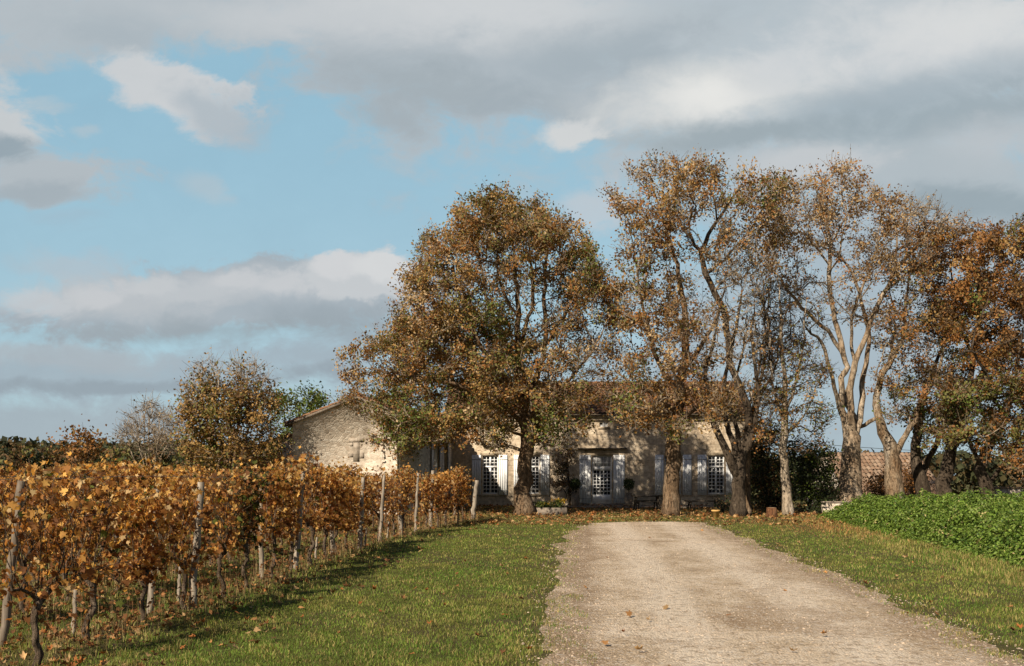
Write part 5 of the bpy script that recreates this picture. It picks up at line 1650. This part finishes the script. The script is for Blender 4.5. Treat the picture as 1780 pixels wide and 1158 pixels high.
MB().add(np.stack([Xg.ravel() - 11, Dg.ravel() - 28, Zg.ravel()], 1), np.stack([q, q + 1, q + w + 1, q + w], 1)).build('dark_core', plain_mat('hedge_inside', (.03, .04, .012), .95, .5, 9), hd, True)  # dark core sheet added under the leaves so gaps don't show through

# ------------------------------------------------------------------ low barn, walls, cable and woods beyond
LBX, LBD, GZ = X(1478, 61), 61.0, -2.4
lb_ = empty('low_barn', (LBX, LBD, GZ), 'low barn with a pale tiled roof down the slope behind the hedge', 'barn')
wl = 5.6
b = MB().box(0, wl, 0, .4, -.2, 2.85).box(0, .4, .4, 9.0, -.2, 2.85).box(wl - .4, wl, .4, 9.0, -.2, 2.85).box(.4, wl - .4, 8.6, 9.0, -.2, 2.85)
for xa_, xb_ in ((0, .4), (wl - .4, wl)):
    v = [[x, y, z] for x in (xa_, xb_) for (y, z) in ((.02, 2.85), (8.98, 2.85), (4.5, 5.35))]
    b.add(v, [[0, 1, 2], [4, 3, 5]]); b.add(v, [[0, 3, 4, 1], [1, 4, 5, 2], [2, 5, 3, 0]])
b.build('wall', RUBBLE, lb_)
rng = np.random.default_rng(91)
r_ = MB()
tile_roof(r_, (-.3, -.4, 2.75), (wl + .6, 0, 0), (0, 4.9, 2.78), rng, .28, .45)
tile_roof(r_, (-.3, 9.4, 2.75), (wl + .6, 0, 0), (0, -4.9, 2.78), rng, .28, .45)
lro = r_.build('roof', TILE_PALE, lb_)
s_ = MB()
slab(s_, (-.3, -.4, 2.745), (wl + .6, 0, 0), (0, 4.9, 2.78), .06); slab(s_, (-.3, 9.4, 2.745), (wl + .6, 0, 0), (0, -4.9, 2.78), .06)
s_.build('roof_boards', POSTD, lro)

t = empty('garden_wall', (X(1716, 50), 50, -1.6), 'sunlit pale wall with tiled coping under the right-hand tree', 'wall')
MB().box(0, 4.6, 0, .35, -.2, 2.55).build('wall', RUBBLE, t)
MB().box(-.08, 4.68, -.08, .43, 2.553, 2.63).build('coping', TILE_PALE, t)
t = empty('low_wall', (X(1431, 41.5), 41.5, 0), 'short low pale wall at the left end of the green hedge', 'wall')
MB().box(0, 2.2, 0, .3, -.1, .46).build('wall', RUBBLE, t)
MB().box(-.03, 2.23, -.03, .33, .463, .53).build('coping', CONC, t)

pts = np.array([P(px, 764 + (px - 1330) * .055 + 5 * math.sin((px - 1330) / 470 * math.pi), 68) for px in np.linspace(1310, 1800, 30)])
o = MB().tube(pts, .018, 5).build('overhead_cable', CABLE)
tag(o, 'thin dark overhead cable crossing the sky between the trunks', 'cable')

rng = np.random.default_rng(95)
fw = MB()
n = 26000
xx = np.concatenate([rng.uniform(-120, -38, n // 2), rng.uniform(20, 130, n // 2)])
dd = rng.uniform(150, 172, n)
right = xx > 0
top = np.where(right, 4.6 + 1.2 * vnoise(np.stack([xx], 1), .05, 3), 6.2 + 1.6 * vnoise(np.stack([xx], 1), .05, 4) + .5 * vnoise(np.stack([xx], 1), .3, 5))
base = np.where(right, GZ, -.5)
zz = base + (top - base) * np.sqrt(rng.uniform(0, 1, n))
pal_ = np.array([(.05, .055, .022), (.09, .075, .03), (.12, .08, .035), (.035, .04, .02)])
kites(fw, np.stack([xx, dd, zz], 1), rng.uniform(.6, 1.3, n), pal_[rng.integers(0, 4, n)] * rng.uniform(.7, 1.2, (n, 1)), rng, .9)
tag(fw.build('far_wood', LITTER), kind='stuff')

# ------------------------------------------------------------------ render settings
SC.view_settings.view_transform = 'Standard'
SC.view_settings.look = 'None'
SC.view_settings.exposure = .4
SC.view_settings.gamma = 1
SC.cycles.max_bounces = 6
SC.cycles.diffuse_bounces = 3
SC.cycles.transmission_bounces = 4
SC.cycles.sample_clamp_indirect = 6
